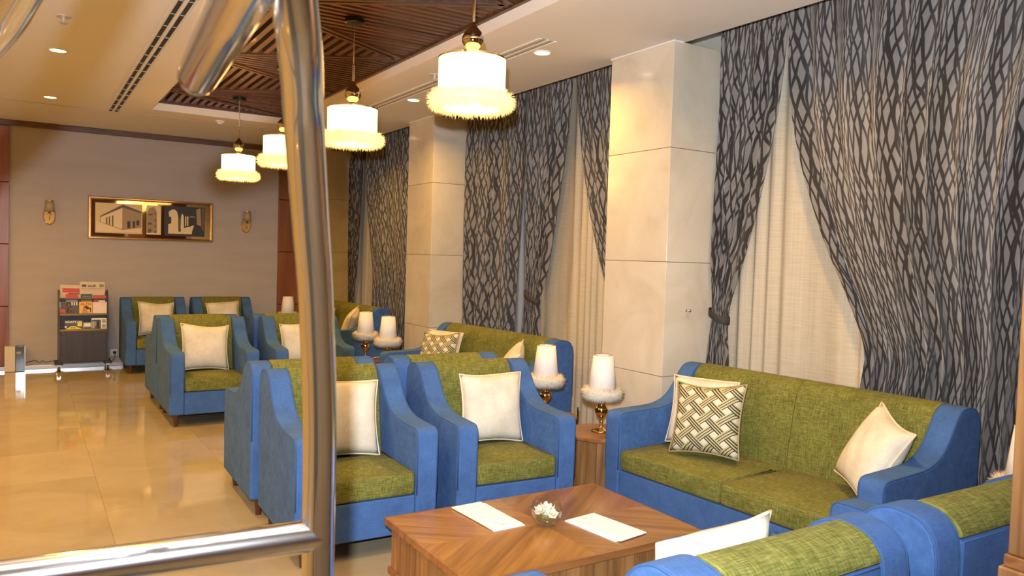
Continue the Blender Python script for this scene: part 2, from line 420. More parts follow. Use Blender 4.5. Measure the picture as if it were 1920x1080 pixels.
for i, (a, c) in enumerate(BAYS):
    a += .15; c -= .15
    wn = MB(); f = .06
    wn.box(XW + .04, XW + .10, a, c, .3, .3 + f); wn.box(XW + .04, XW + .10, a, c, 2.85 - f, 2.85)
    for y in (a, (2 * a + c) / 3 - f / 2, (a + 2 * c) / 3 - f / 2, c - f): wn.box(XW + .04, XW + .10, y, y + f, .3 + f, 2.85 - f)
    wo = tag(wn.build('window_%d' % (i + 1), 'window_frame', merge=False), 'window behind the sheer curtain', kind='structure')
    for k in range(3):
        y0 = a + f + k * (c - a - f) / 3; MB().box(XW + .065, XW + .075, y0 - .01, y0 + (c - a - f) / 3 - f + .01, .35, 2.80).build('pane', 'window_glass', wo)
# marble pillars, each course a slab
for k, (a, c) in enumerate([(.28, .90), (3.78, 4.42), (7.30, 7.92), (10.82, 11.068)]):
    lab = ['marble clad pillar beyond the wooden column', 'polished beige marble pillar behind the two lamps near the long sofa',
           'polished beige marble pillar between the middle and the far window', 'marble corner pillar against the taupe back wall'][k]
    t = thing('marble_pillar', lab, 'pillar', (3.6, (a + c) / 2, 0), 0, 'marble pillars along the windows')
    zs = [0, .78, 1.55, 2.31, ZC]; hw = (c - a) / 2
    for z0, z1 in zip(zs, zs[1:]):
        MB().box(0, XW - 3.6 - .002, -hw, hw, z0 + .0015, z1 - .0015).build('slab', 'marble', t, bevel=.003, seg=1)
    MB().box(.006, XW - 3.6 - .01, -hw + .006, hw - .006, 0, ZC - .002).build('core', 'grout', t)
    MB().box(-.006, .08, -hw - .006, hw + .006, ZC - .012, ZC - .0005).build('cornice_bead', 'ceiling_paint', t)
# wooden pilasters on the back wall, crown strip, skirting
def pilaster(x0, x1, lab):
    t = thing('wood_pilaster', lab, 'wall panel', ((x0 + x1) / 2, YB, 0), 0, 'wooden pilasters on the back wall')
    hw = (x1 - x0) / 2; zs = [.05, .78, 1.53, 2.27, 2.94]
    for z0, z1 in zip(zs, zs[1:]):
        MB().box(-hw, hw, -.035, -.001, z0 + .004, z1 - .004).build('panel', 'panel_red', t, bevel=.004)
    MB().box(-hw + .01, hw - .01, -.02, -.001, .05, 2.94).build('backing', 'coffer_dark', t)
pilaster(-1.0, -.17, 'reddish wood wall panels beside the silver box on the floor')
pilaster(3.03, 3.56, 'reddish wood wall panels behind the lamp in the far corner')
tag(MB().box(XL, XW, YB - .05, YB - .001, 2.945, ZC - .001).build('trim_1', 'coffer_wood', bevel=.006), 'dark wood crown strip on the back wall', kind='structure')
tag(MB().box(XL, XW, YB - .015, YB - .001, .0, .048).build('baseboard_back', 'skirting', bevel=.003), 'shiny metal skirting on the back wall', kind='structure')
tag(MB().box(XL, 2.6, 9.50, 9.512, ZC - .003, ZC + .01).build('trim_2', 'ceiling_groove'), 'fine joint line across the ceiling', kind='structure')

# wooden column at the right of the view
t = thing('wood_column', 'walnut clad column beside the olive armchair with its back to the window corner', 'column', (2.12, .95, 0))
for y0, y1 in ((-.50, -.254), (-.25, 0)):
    MB().box(0, .40, y0, y1, .832, ZC - .002).build('panel', 'walnut', t, bevel=.006)
MB().box(-.015, .415, -.515, .015, .0, .80).build('plinth', 'walnut', t, bevel=.006)
MB().box(-.006, .406, -.506, .006, .80, .832).build('trim_strip', 'walnut_edge', t, bevel=.004)

# ------------------------------------------------------------------ slatted wooden ceiling panel
cof = thing('slatted_ceiling_panel', 'dark slatted wood panel with zigzag beams set into the ceiling', 'ceiling panel', (0, 0, CZ))
MB().box(CX0 - .01, CX1 + .01, CY0 - .01, CY1 + .01, .055, .075).build('backing_board', 'coffer_dark', cof)
def beam(p, q, wd, mat, z0=-.005, z1=.054):
    p, q = Vector((*p, 0)), Vector((*q, 0)); d = (q - p); Ln = d.length; a = math.atan2(d.y, d.x)
    return MB().box(0, Ln, -wd / 2, wd / 2, z0, z1).build('beam', mat, cof, loc=(p.x, p.y, 0), rot=(0, 0, a), bevel=.002, seg=1)
for x0, x1, y0, y1, nm in ((CX0, CX1, CY1 - .03, CY1 - .001, 'rail'), (CX0, CX1, CY0 + .001, CY0 + .03, 'rail'), (CX0 + .001, CX0 + .03, CY0, CY1, 'rail'), (CX1 - .03, CX1 - .001, CY0, CY1, 'rail')):
    MB().box(x0, x1, y0, y1, -.012, .054).build(nm, 'coffer_wood', cof)
PITCH = 1.65
lv = [8.28 - PITCH * k for k in range(-1, 5)]; rv = [9.06 - PITCH * k for k in range(0, 5)]
xl, xr = CX0 + .03, CX1 - .03
segs = []
for k in range(4):
    segs.append(((xl, lv[k + 1]), (xr, rv[k]))); segs.append(((xl, lv[k + 1]), (xr, rv[k + 1])))
for p, q in segs:
    for off in (-.035, .035):
        a = Vector((p[0], p[1] + off)); c = Vector((q[0], q[1] + off))
        if min(a.y, c.y) < CY0 or max(a.y, c.y) > CY1 + .04: 
            if max(a.y, c.y) > CY1 + .04 or min(a.y, c.y) < CY0 - .3: continue
        beam(a, c, .035, 'coffer_wood')
def seg_at_x(s, x): (x0, y0), (x1, y1) = s; return y0 + (y1 - y0) * (x - x0) / (x1 - x0)
def seg_at_y(s, y): (x0, y0), (x1, y1) = s; return x0 + (x1 - x0) * (y - y0) / (y1 - y0)
sl_cache = {}
def slat(x0, x1, y0, y1, mat):
    if y0 > y1: y0, y1 = y1, y0
    y0 = max(y0, CY0 + .03); y1 = min(y1, CY1 - .03)
    if x1 - x0 < .03 or y1 - y0 < .03: return
    MB().box(-(x1 - x0) / 2, (x1 - x0) / 2, -(y1 - y0) / 2, (y1 - y0) / 2, .006, .054).build('slat', mat, cof, loc=((x0 + x1) / 2, (y0 + y1) / 2, 0))
for k in range(4):
    up, dn = segs[2 * k], segs[2 * k + 1]                   # triangle with its base on the right: slats across
    n = int(PITCH / .072)
    for i in range(1, n):
        y = rv[k] - i * PITCH / n
        s = up if y > lv[k + 1] else dn
        if abs(y - lv[k + 1]) < .02: xs = xl
        else: xs = seg_at_y(s, y)
        slat(xs + .05, xr, y - .019, y + .019, 'coffer_wood')
for k in range(-1, 4):                                       # triangle with its base on the left: slats along
    up = segs[2 * k + 1] if k >= 0 else None
    dn = segs[2 * k + 2] if 2 * k + 2 < len(segs) else None
    n = 17
    for i in range(n):
        x = xl + (i + .5) * (xr - xl) / n
        if k == -1: y1, y0 = CY1 - .03, seg_at_x(segs[0], x) + .06
        elif dn is None: y1, y0 = seg_at_x(up, x) - .06, CY0 + .03
        else: y1, y0 = seg_at_x(up, x) - .06, seg_at_x(dn, x) + .06
        if y1 - y0 > .04: slat(x - .021, x + .021, y0, y1, 'coffer_wood_y')

# ------------------------------------------------------------------ ceiling fittings
dlm = MB().lathe([(.001, -.004), (.052, -.004), (.055, -.002), (.055, 0)], 24).mesh('lens', 'downlight', True)
dlr = MB().lathe([(.055, -.002), (.058, -.007), (.068, -.006), (.072, 0), (.055, 0)], 24, cap=False).mesh('rim', 'white_plastic', True)
for x, y, lab in [(3.1, 4.59, 'round lit downlight in the ceiling nearest the pillar with two lamps'), (3.1, 6.74, 'round lit downlight in the ceiling before the middle marble pillar'),
                  (3.1, 8.9, 'round lit downlight in the ceiling by the far window'), (3.1, 2.44, 'round lit downlight in the ceiling over the long sofa'),
                  (.2, 6.83, 'round lit downlight beside the dark air slot, next to a sprinkler'), (.2, 9.04, 'round lit downlight nearest the taupe back wall'),
                  (.2, 4.62, 'round lit downlight over the open floor by the cart'), (.2, 2.4, 'round lit downlight over the luggage cart')] + \
                 [(x, y, 'round lit downlight over the other half of the lounge') for x in (-1.4, -2.9) for y in (1.5, 4.6, 6.8, 9.0)]:
    t = thing('downlight', lab, 'downlight', (x, y, ZC), 0, 'ceiling downlights')
    link('lens', dlm, t); link('rim', dlr, t)
    downlight_lamp(x, y, 22)
def slot(x, y0, y1, lab, dark):
    t = thing('air_slot', lab, 'air vent', (x, (y0 + y1) / 2, ZC), 0, 'linear ceiling air slots'); h = (y1 - y0) / 2
    for dx in (-.028, .028): MB().box(dx - .013, dx + .013, -h, h, -.004, .002).build('slot', dark, t)
    for dx in (-.062, -.006 + .006, .062): MB().box(dx - .008, dx + .008, -h, h, -.006, .002).build('rail', 'ceiling_paint', t)
    n = int((y1 - y0) / .3)
    for i in range(n):
        for dx in (-.028, .028): MB().box(dx - .012, dx + .012, -.004, .004, -.007, 0).build('clip', 'skirting', t, loc=(0, -h + (i + .5) * 2 * h / n, 0))
slot(.80, 2.0, 9.49, 'long dark twin air slot in the ceiling over the bare floor', 'black')
slot(2.95, 4.3, 8.6, 'long pale twin air slot in the ceiling between coffer and window', 'ceiling_groove')
for x, y, lab in ((.2, 5.80, 'round metal sprinkler in the ceiling beside the dark air slot'), (2.80, 5.69, 'round metal sprinkler in the ceiling beside the pale air slot')):
    t = thing('sprinkler', lab, 'sprinkler', (x, y, ZC), 0, 'ceiling sprinklers')
    MB().lathe([(.045, 0), (.045, -.006), (.012, -.010), (.010, -.04), (.0, -.04)], 20).build('escutcheon', 'skirting', t, smooth=40)
    MB().lathe([(.0, -.040), (.026, -.040), (.026, -.044), (0, -.044)], 16).build('deflector', 'skirting', t)
t = thing('smoke_detector', 'small white smoke detector in the ceiling behind the far pendant', 'smoke detector', (1.88, 9.34, ZC))
MB().lathe([(.055, 0), (.055, -.012), (.045, -.02), (.0, -.02)], 20).build('base', 'white_plastic', t, smooth=40)
MB().lathe([(.035, -.02), (.033, -.034), (.0, -.038)], 20).build('sensor', 'white_plastic', t, smooth=40)

# ================================================================== PENDANTS AND LAMPS
def fur_mesh(name, mat, R, r, ln, n, seed, flat=1.0):
    rd = random.Random(seed); mb = MB()
    mb.lathe([(R - r, 0), (R - r * .6, r * .75 * flat), (R, r * flat), (R + r * .7, r * .7 * flat), (R + r, 0), (R + r * .7, -r * .7 * flat), (R, -r * flat), (R - r * .6, -r * .75 * flat), (R - r, 0)], 40, cap=False)
    for i in range(n):
        a = rd.uniform(0, 2 * PI); q = rd.uniform(-PI * .75, PI * .6)
        d = Vector((math.cos(a) * math.cos(q), math.sin(a) * math.cos(q), math.sin(q)))
        p = Vector((R * math.cos(a), R * math.sin(a), 0)) + Vector((d.x * r, d.y * r, d.z * r * flat)) * .9
        d = (d + Vector((rd.uniform(-.6, .6), rd.uniform(-.6, .6), rd.uniform(-.9, .1)))).normalized()
        l_ = ln * rd.uniform(.5, 1.3); t = Vector((-math.sin(a), math.cos(a), 0)); wd = .0022
        t2 = d.cross(t).normalized() * wd; t = t * wd
        mb.add([p + t, p - t * .5 + t2, p - t * .5 - t2, p + d * l_], [(0, 1, 3), (1, 2, 3), (2, 0, 3)])
    return mb.mesh(name, mat, True, merge=False, recalc=False)
pfur = fur_mesh('fur_trim', 'pendant_fur', .168, .022, .034, 3600, 3, 1.15)
PB = -.84                                                   # top of the shade below the coffer
pm = {}
pm['canopy'] = MB().lathe([(.0, 0), (.065, 0), (.065, -.022), (.058, -.026), (0, -.026)], 24).mesh('canopy', 'black_metal', 40)
def pendant(x, y, lab):
    t = thing('pendant_lamp', lab, 'pendant lamp', (x, y, CZ - .006), 0, 'pendant lamps below the wooden coffer')
    zt = 2.51 - (CZ - .006)
    if 'cord' not in pm:
        pm['cord'] = MB().lathe([(.003, zt + .24), (.003, -.02)], 8).mesh('cord', 'cord', True)
        pm['stem'] = MB().lathe([(.0, zt + .285), (.008, zt + .285), (.008, zt + .165), (.0, zt + .165)], 12).mesh('stem', 'pendant_metal', 40)
        pr = [(0, zt + .18), (.010, zt + .178), (.013, zt + .165), (.024, zt + .150), (.042, zt + .130), (.053, zt + .105), (.054, zt + .085), (.044, zt + .060), (.028, zt + .045), (.022, zt + .038), (.030, zt + .030), (.042, zt + .022), (.030, zt + .012), (.018, zt + .006), (.016, zt - .01), (0, zt - .01)]
        pm['ball'] = MB().lathe(pr, 28).mesh('ball', 'pendant_metal', True)
        pm['shade'] = MB().lathe([(.160, zt - .22), (.164, zt - .22), (.164, zt), (.160, zt), (.160, zt - .22)], 48, cap=False).mesh('shade', 'pendant_shade', 40)
        pm['rim'] = MB().lathe([(.1655, zt - .006), (.1655, zt + .003), (.158, zt + .003), (.158, zt - .006), (.1655, zt - .006)], 48, cap=False).mesh('rim', 'gold', 40)
        sp = MB()
        for k in range(3):
            a = k * 2 * PI / 3 + .3; sp.tube([(0, 0, zt - .004), (.16 * math.cos(a), .16 * math.sin(a), zt - .004)], .002, 6)
        pm['spider'] = sp.mesh('spider', 'gold', True)
        pm['diffuser'] = MB().lathe([(0, zt - .235), (.158, zt - .235), (.158, zt - .229), (0, zt - .229)], 36).mesh('diffuser', 'pendant_shade', 40)
        pm['fur_trim'] = pfur
    for k in ('canopy', 'cord', 'stem', 'ball', 'shade', 'rim', 'spider', 'diffuser'): link(k, pm[k], t)
    tag(link('fur_trim', pm['fur_trim'], t, (0, 0, zt - .205)), kind='stuff')
for y, lab in ((3.33, 'glowing drum pendant with fur trim hanging over the coffee table'), (4.96, 'glowing fur-trimmed drum pendant beside the chrome cart post, over the back to back armchairs'),
               (6.59, 'glowing fur-trimmed drum pendant half hidden behind the chrome cart post'), (8.22, 'glowing fur-trimmed drum pendant nearest the taupe back wall')):
    pendant(1.84, y, lab)

lm = {}
def make_lamp_parts():
    lm['base'] = MB().lathe([(0, 0), (.062, 0), (.064, .006), (.050, .012), (.022, .020), (.012, .030), (.009, .05), (.014, .058), (.009, .066), (.010, .085), (.024, .098), (.040, .118), (.046, .140), (.041, .160), (.030, .172), (.026, .180), (.032, .186), (.036, .196), (.034, .204), (.012, .206), (.010, .24), (0, .24)], 28).mesh('base', 'gold', True)
    lm['shade'] = MB().lathe([(.096, .236), (.065, .505), (.063, .505), (.093, .236), (.096, .236)], 72, cap=False, flute=.016).mesh('shade', 'shade_white', True)
    lm['rim'] = MB().tube([(.063 * math.cos(a * PI / 16), .063 * math.sin(a * PI / 16), .505) for a in range(32)], .0022, 6, True).mesh('rim', 'gold', True)
    sp = MB()
    for k in range(3):
        a = k * 2 * PI / 3; sp.tube([(0, 0, .47), (.061 * math.cos(a), .061 * math.sin(a), .503)], .0018, 6)
    sp.tube([(0, 0, .235), (0, 0, .472)], .004, 8)
    lm['harp'] = sp.mesh('harp', 'gold', True)
    lm['fur_trim'] = fur_mesh('fur_trim', 'fur', .099, .012, .040, 6000, 5, 1.3)
make_lamp_parts()
def lamp(x, y, z, lab):
    t = thing('table_lamp', lab, 'table lamp', (x, y, z + .001), 0, 'table lamps with pleated shades')
    for k in ('base', 'shade', 'rim', 'harp'): link(k, lm[k], t)
    tag(link('fur_trim', lm['fur_trim'], t, (0, 0, .250)), kind='stuff')
    return t
TZ = .42
tt = {}
def side_table(x, y, lab, rz=0):
    t = thing('side_table', lab, 'side table', (x, y, 0), rz, 'round wooden side tables')
    if not tt:
        tt['tabletop'] = MB().lathe([(0, .395), (.235, .395), (.240, .400), (.240, .415), (.235, TZ), (0, TZ)], 40).mesh('tabletop', 'walnut_edge', 30)
        a0 = 2 * PI / 20; mb = MB(); r0, r1 = .205, .220
        mb.prism([(r0 * math.cos(-a0 / 2 * .97), r0 * math.sin(-a0 / 2 * .97)), (r1 * math.cos(-a0 / 2 * .97), r1 * math.sin(-a0 / 2 * .97)), (r1, 0), (r1 * math.cos(a0 / 2 * .97), r1 * math.sin(a0 / 2 * .97)), (r0 * math.cos(a0 / 2 * .97), r0 * math.sin(a0 / 2 * .97))], .05, .394, 'z')
        tt['stave'] = mb.mesh('stave', 'walnut')
        tt['plinth'] = MB().lathe([(0, 0), (.232, 0), (.232, .035), (.225, .05), (0, .05)], 40).mesh('plinth', 'walnut_edge', 30)
        tt['core'] = MB().lathe([(0, .05), (.204, .05), (.204, .394), (0, .394)], 30).mesh('core', 'leg_wood', 30)
    for k in ('tabletop', 'plinth', 'core'): link(k, tt[k], t)
    for i in range(20): link('stave', tt['stave'], t, rot=(0, 0, i * 2 * PI / 20))
for x, y, l1, l2 in ((3.215, 3.93, 'round walnut side table tucked beside the long sofa arm', 'gold lamp with white pleated shade and fur trim against the marble pillar'),
                     (3.17, 4.52, 'round walnut side table behind the one next to the long sofa', 'gold lamp with pleated white shade and fur trim in front of the middle sofa end'),
                     (3.06, 7.72, 'round walnut side table between the middle and the far sofa', 'gold fur-trimmed lamp in front of the far sofa end, its whole base in view'),
                     (3.06, 7.12, 'round walnut side table at the end of the middle sofa', 'fur-trimmed lamp behind the blue arm of the middle sofa'),
                     (3.03, 10.50, 'round walnut side table in the far corner by the wood panels', 'white pleated lamp in the far corner before the reddish wood panels'),
                     (3.455, 1.475, 'round walnut side table beyond the long sofa near the wooden column', 'white pleated lamp peeping out beside the wooden column')):
    side_table(x, y, l1); lamp(x, y, TZ, l2)
c = tag(MB().tube(catmull([(3.13, 7.72, .425), (3.2, 7.66, .445), (3.26, 7.63, .43), (3.31, 7.6, .42), (3.325, 7.59, .30), (3.33, 7.6, .01)], 6), .003, 6).build('lamp_cable', 'white_cable', smooth=True), 'thin white lamp cable trailing over the side table by the far sofa', 'cable')
c = tag(MB().tube(catmull([(3.44, 4.48, .46), (3.455, 4.50, .36), (3.45, 4.52, .25), (3.46, 4.5, .15), (3.47, 4.48, .01)], 6), .006, 6).build('power_cable', 'black', smooth=True), 'black power cable hanging beside the marble pillar behind the lamps', 'cable')

# ================================================================== SEATING
def arm_profile(D):
    f, b = -D / 2, D / 2; g = .055 if D < .8 else .13
    crv = catmull([(f + .05, .645, 0), (f + .19 + g, .650, 0), (f + .29 + g, .665, 0), (f + .37 + g, .70, 0), (f + .435 + g * .97, .76, 0), (f + .485 + g * .94, .825, 0), (f + .53 + g * .9, .872, 0), (f + .58 + g * .85, .895, 0), (b - .11, .898, 0), (b - .05, .885, 0), (b - .012, .845, 0), (b, .79, 0)], 4)
    return [(f + .004, .105), (f, .30), (f, .595), (f + .006, .622), (f + .022, .639)] + [(v.x, v.y) for v in crv] + [(b, .45), (b - .006, .105)]
def make_seat(name, lab, cat, W, D, n):
    t = thing(name, lab, cat); f, b = -D / 2, D / 2; A = .12; g = .045 if D < .8 else .10
    pr = arm_profile(D)
    for sg in (-1, 1):
        x0, x1 = (-W / 2, -W / 2 + A) if sg < 0 else (W / 2 - A, W / 2)
        a = MB().prism(pr, x0, x1).build('arm', 'blue', t, bevel=.016, seg=3)
        ln = [(v[0], v[1]) for v in pr[1:-1]]
        for xx, s2 in ((x0, 1), (x1, -1)):
            pts = []
            cy, cz = 0, .45
            for (yy, zz) in ln:
                pts.append((xx + s2 * .005, yy, zz))
            # pull the cord just inside the bevel
            k = []
            for i, p in enumerate(pts):
                q0, q1 = pts[max(i - 1, 0)], pts[min(i + 1, len(pts) - 1)]
                tx, tz = q1[1] - q0[1], q1[2] - q0[2]; L_ = math.hypot(tx, tz) or 1
                k.append((p[0], p[1] + tz / L_ * .0045, p[2] - tx / L_ * .0045))
            MB().tube(k, .0042, 6).build('piping', 'blue_piping', a, smooth=True)
    xi = W / 2 - A
    MB().box(-xi, xi, f + .012, f + .07, .105, .300).build('front_panel', 'blue', t, bevel=.008)
    MB().box(-xi, xi, f + .07, b - .10, .115, .16).build('seat_deck', 'blue', t)
    bp = MB().box(-xi, xi, b - .09, b - .002, .105, .825).build('back_panel', 'blue', t, bevel=.010)
    MB().tube([(-xi + .01, b - .004, .12), (-xi + .01, b - .004, .818), (xi - .01, b - .004, .818), (xi - .01, b - .004, .12)], .0042, 6).build('piping', 'blue_piping', bp, smooth=True)
    ws = 2 * xi / n
    for i in range(n):
        cx = -xi + ws * (i + .5)
        s = MB().rbox(cx, f + .006 + (.50 + g) / 2, .362, ws - .004, .50 + g, .118, .022, crown=.014).build('seat_cushion', 'green', t, smooth=True)
        e = [(cx - ws / 2 + .012, f + .46, .4215), (cx - ws / 2 + .012, f + .018, .4165), (cx + ws / 2 - .012, f + .018, .4165), (cx + ws / 2 - .012, f + .46, .4215)]
        MB().tube(e, .004, 6).build('piping', 'green', s, smooth=True)
        q = catmull([(f + .46 + g, .36, 0), (f + .475 + g, .50, 0), (f + .502 + g, .66, 0), (f + .530 + g, .80, 0), (f + .552 + g, .858, 0), (f + .595 + g, .893, 0), (b - .11, .902, 0), (b - .045, .888, 0), (b - .006, .848, 0), (b - .004, .828, 0)], 4)
        prf = [(v.x, v.y) for v in q] + [(b - .10, .826), (b - .10, .36)]
        MB().prism(prf, cx - ws / 2 + .001, cx + ws / 2 - .001).build('back_cushion', 'green', t, bevel=.007, seg=2)
    lg = MB().lathe([(.015, 0), (.017, .004), (.028, .112), (0, .112)], 14).mesh('leg', 'leg_wood', 40)
    for sx in (-1, 1):
        for yy in (f + .07, b - .07): link('leg', lg, t, (sx * (W / 2 - .065), yy, 0))
    return t
CH = make_seat('armchair', '', 'armchair', .75, .78, 1)
R180 = PI
chairs = [
    ('A', 1.475, 3.98, -.03, 'blue and olive armchair facing the coffee table, partly behind the chrome cart post'),
    ('B', 2.345, 3.93, -.06, 'blue and olive armchair facing the coffee table, next to the two gold lamps'),
    ('A2', 1.475, 4.85, R180 - .02, 'blue armchair back to back with the one behind the chrome cart post'),
    ('B2', 2.345, 4.80, R180 - .04, 'blue armchair back to back with the one beside the two gold lamps'),
    ('E', 1.415, 7.44, 0, 'blue and olive armchair with cream cushion in the middle row by the bare floor'),
    ('F', 2.32, 7.42, -.04, 'blue and olive armchair half hidden behind the chrome cart post, before the far sofa'),
    ('E2', 1.415, 8.27, R180, 'blue armchair back to back with the middle row chair by the bare floor'),
    ('F2', 2.32, 8.25, R180 - .03, 'blue armchair back to back with the middle row chair by the far lamps'),
    ('G', 1.39, 10.62, 0, 'blue and olive armchair against the back wall beside the magazine rack'),
    ('H', 2.23, 10.62, 0, 'blue and olive armchair against the back wall below the sconce by the wood panels'),
    ('C', 1.52, 1.46, R180, 'blue and olive armchair seen from behind with a white cushion on its seat'),
    ('D', 2.395, 1.45, R180 - .02, 'blue and olive armchair seen from behind next to the wooden column')]
chair = {}
for i, (k, x, y, rz, lab) in enumerate(chairs):
    o = CH if i == 0 else copy_tree(CH)
    o.location = (x, y, 0); o.rotation_euler = (0, 0, rz); o['label'] = lab; o['group'] = 'blue and olive armchairs'
    chair[k] = (Vector((x, y, 0)), rz)
SF = make_seat('sofa', '', 'sofa', 1.74, .86, 2)
sofas = [('S1', 3.455, 2.755, -PI / 2 + .05, 'long blue and olive sofa beside the coffee table with a patterned cushion'),
         ('S2', 3.26, 5.80, -PI / 2 + .075, 'blue and olive sofa before the middle window between two marble pillars'),
         ('S3', 3.24, 9.38, -PI / 2 + .05, 'blue and olive sofa before the far window by the reddish wood panels')]
for i, (k, x, y, rz, lab) in enumerate(sofas):
    o = SF if i == 0 else copy_tree(SF)
    o.location = (x, y, 0); o.rotation_euler = (0, 0, rz); o['label'] = lab; o['group'] = 'blue and olive sofas'
    chair[k] = (Vector((x, y, 0)), rz)
# cushions
def cushion_meshes(sz, th, seed):
    n = 16; rd = random.Random(seed); mb = MB(); uv = []
    ph = [rd.uniform(0, 6) for _ in range(6)]
    def pos(u, v, s):
        pin = .095
        x = sz / 2 * u * (1 - pin * (1 - v * v)); z = sz / 2 * v * (1 - pin * (1 - u * u))
        e = max(0, (1 - u * u)) * max(0, (1 - v * v)); d = th / 2 * e ** .42
        d *= 1 + .06 * math.sin(3 * u + ph[0]) * math.cos(2.6 * v + ph[1])
        d -= .004 * math.sin(9 * u + 5 * v + ph[2]) * e
        return (x, s * d, z + .01 * math.sin(2 * u + ph[3]) * (1 if v > .2 else 0) * v)
    for s in (-1, 1):
        o = len(mb.v)
        vs = [pos(-1 + 2 * i / n, -1 + 2 * j / n, s) for i in range(n + 1) for j in range(n + 1)]
        fs = []
        for i in range(n):
            for j in range(n):
                q = (i * (n + 1) + j, (i + 1) * (n + 1) + j, (i + 1) * (n + 1) + j + 1, i * (n + 1) + j + 1); fs.append(q if s < 0 else q[::-1])
        mb.add(vs, fs)
    edge = []
    for k in range(n): edge.append(pos(-1 + 2 * k / n, -1, 1))
    for k in range(n): edge.append(pos(1, -1 + 2 * k / n, 1))
    for k in range(n): edge.append(pos(1 - 2 * k / n, 1, 1))
    for k in range(n): edge.append(pos(-1, 1 - 2 * k / n, 1))
    edge = [(a, 0, c) for a, b_, c in edge]
    return mb, edge
def cushion_me(mat, sz, th, seed):
    mb, edge = cushion_meshes(sz, th, seed); me = mb.mesh('cushion', mat, True)
    ul = me.uv_layers.new(name='UVMap')
    for lp in me.loops:
        v = me.vertices[lp.vertex_index].co; ul.data[lp.index].uv = (v.x / sz + .5, v.z / sz + .5)
    pp = MB().tube(edge, .0055, 6, True).mesh('piping', 'cream_piping' if mat == 'cream' else 'braid', True)
    return me, pp
CM = [cushion_me('cream', .42, .17, s) for s in (1, 2, 3)]
PM = cushion_me('woven_print', .42, .15, 9)
def cushion(k, lx, ly, lz, tilt, yaw, roll, lab, kind=0, grp='cream scatter cushions'):
    """placed in the frame of a seat: front is local -Y"""
    c0, rz = chair[k]; me, pp = PM if kind == 'p' else CM[kind]
    M = Matrix.Rotation(rz, 4, 'Z') @ Matrix.Translation((lx, ly, lz)) @ Matrix.Rotation(yaw, 4, 'Z') @ Matrix.Rotation(tilt, 4, 'X') @ Matrix.Rotation(roll, 4, 'Y')
    o = link('cushion', me); o.matrix_world = Matrix.Translation(c0) @ M
    tag(o, lab, 'cushion', grp); link('piping', pp, o)
CZ0 = .635
cushion('A', .0, .058, CZ0, -.22, .0, .03, 'cream cushion on the armchair behind the chrome cart post', 0)
cushion('B', .05, .055, CZ0, -.22, .0, .05, 'cream cushion on the armchair beside the two gold lamps', 1)
cushion('E', -.01, .058, CZ0, -.22, .0, .03, 'cream cushion on the middle row armchair by the bare floor', 2)
cushion('F', -.02, .058, CZ0, -.22, .0, .0, 'cream cushion on the armchair half hidden by the chrome post, before the far lamps', 1)
cushion('G', .02, .058, CZ0, -.22, .0, .0, 'cream cushion on the back wall armchair beside the magazine rack', 2)
cushion('H', .0, .058, CZ0, -.22, .0, -.06, 'cream cushion on the back wall armchair near the wood panels', 0)
cushion('C', -.048, .02, CZ0 + .016, -.20, .0, .09, 'white cushion on the armchair seen from behind', 1)
for s, extra in (('S1', 'long sofa by the coffee table'), ('S2', 'middle window sofa')):
    cushion(s, -.535, .045, .645, -.24, .30, .0, 'cream cushion behind the patterned one on the ' + extra, 0)
    cushion(s, -.355, -.115, .652, -.32, .30, -.05, 'olive and black lattice patterned cushion on the ' + extra, 'p', 'patterned cushions')
    cushion(s, .575, -.0, .650, -.48, -.62, .16, 'cream cushion tipped into the corner of the ' + extra, 2)
cushion('S3', .55, .03, .662, -.32, -.55, .2, 'cream cushion leaning in the corner of the far sofa', 2)
cushion('S3', -.30, .0, .628, -.30, .3, 0, 'patterned cushion on the far sofa beside the chrome cart post', 'p', 'patterned cushions')

# ================================================================== COFFEE TABLE
t = thing('coffee_table', 'low walnut coffee table with quartered veneer top', 'coffee table', (2.015, 2.855, 0), -.01)
a, d, H = .61, .41, .33
for sx, sy, mt in ((-1, 1, 'walnut_top'), (1, 1, 'walnut_top_b'), (-1, -1, 'walnut_top_b'), (1, -1, 'walnut_top')):
    x0, x1 = sorted((sx * .0004, sx * (a - .012))); y0, y1 = sorted((sy * .0004, sy * (d - .012)))
    MB().box(x0, x1, y0, y1, H - .006, H).build('veneer_panel', mt, t)
for x0, x1, y0, y1 in ((-a, a, d - .0115, d), (-a, a, -d, -d + .0115), (-a, -a + .0115, -d + .012, d - .012), (a - .0115, a, -d + .012, d - .012)):
    MB().box(x0, x1, y0, y1, H - .032, H).build('edge_band', 'walnut_edge', t)
MB().box(-a + .012, a - .012, -d + .012, d - .012, H - .032, H - .0065).build('top_board', 'walnut_edge', t)
bx, by = a - .035, d - .035
st = {}
def stave_row(n, L_, ang, off):
    wd = L_ / n
    if L_ not in st: st[L_] = MB().box(-wd / 2 + .0008, wd / 2 - .0008, -.012, 0, .105, H - .033).mesh('stave', 'walnut')
    for i in range(n):
        s = -L_ / 2 + (i + .5) * wd; ca, sa = math.cos(ang), math.sin(ang)
        link('stave', st[L_], t, (s * ca + off * sa, s * sa - off * ca, 0), (0, 0, ang))
stave_row(16, 2 * bx, 0, by); stave_row(16, 2 * bx, PI, by); stave_row(11, 2 * by, PI / 2, bx); stave_row(11, 2 * by, -PI / 2, bx)
MB().box(-bx + .013, bx - .013, -by + .013, by - .013, .02, H - .033).build('core', 'leg_wood', t)
MB().box(-bx - .022, bx + .022, -by - .022, by + .022, .072, .104).build('base_board', 'walnut_edge', t, bevel=.006)
MB().box(-bx + .02, bx - .02, -by + .02, by - .02, 0, .072).build('plinth', 'leg_wood', t)
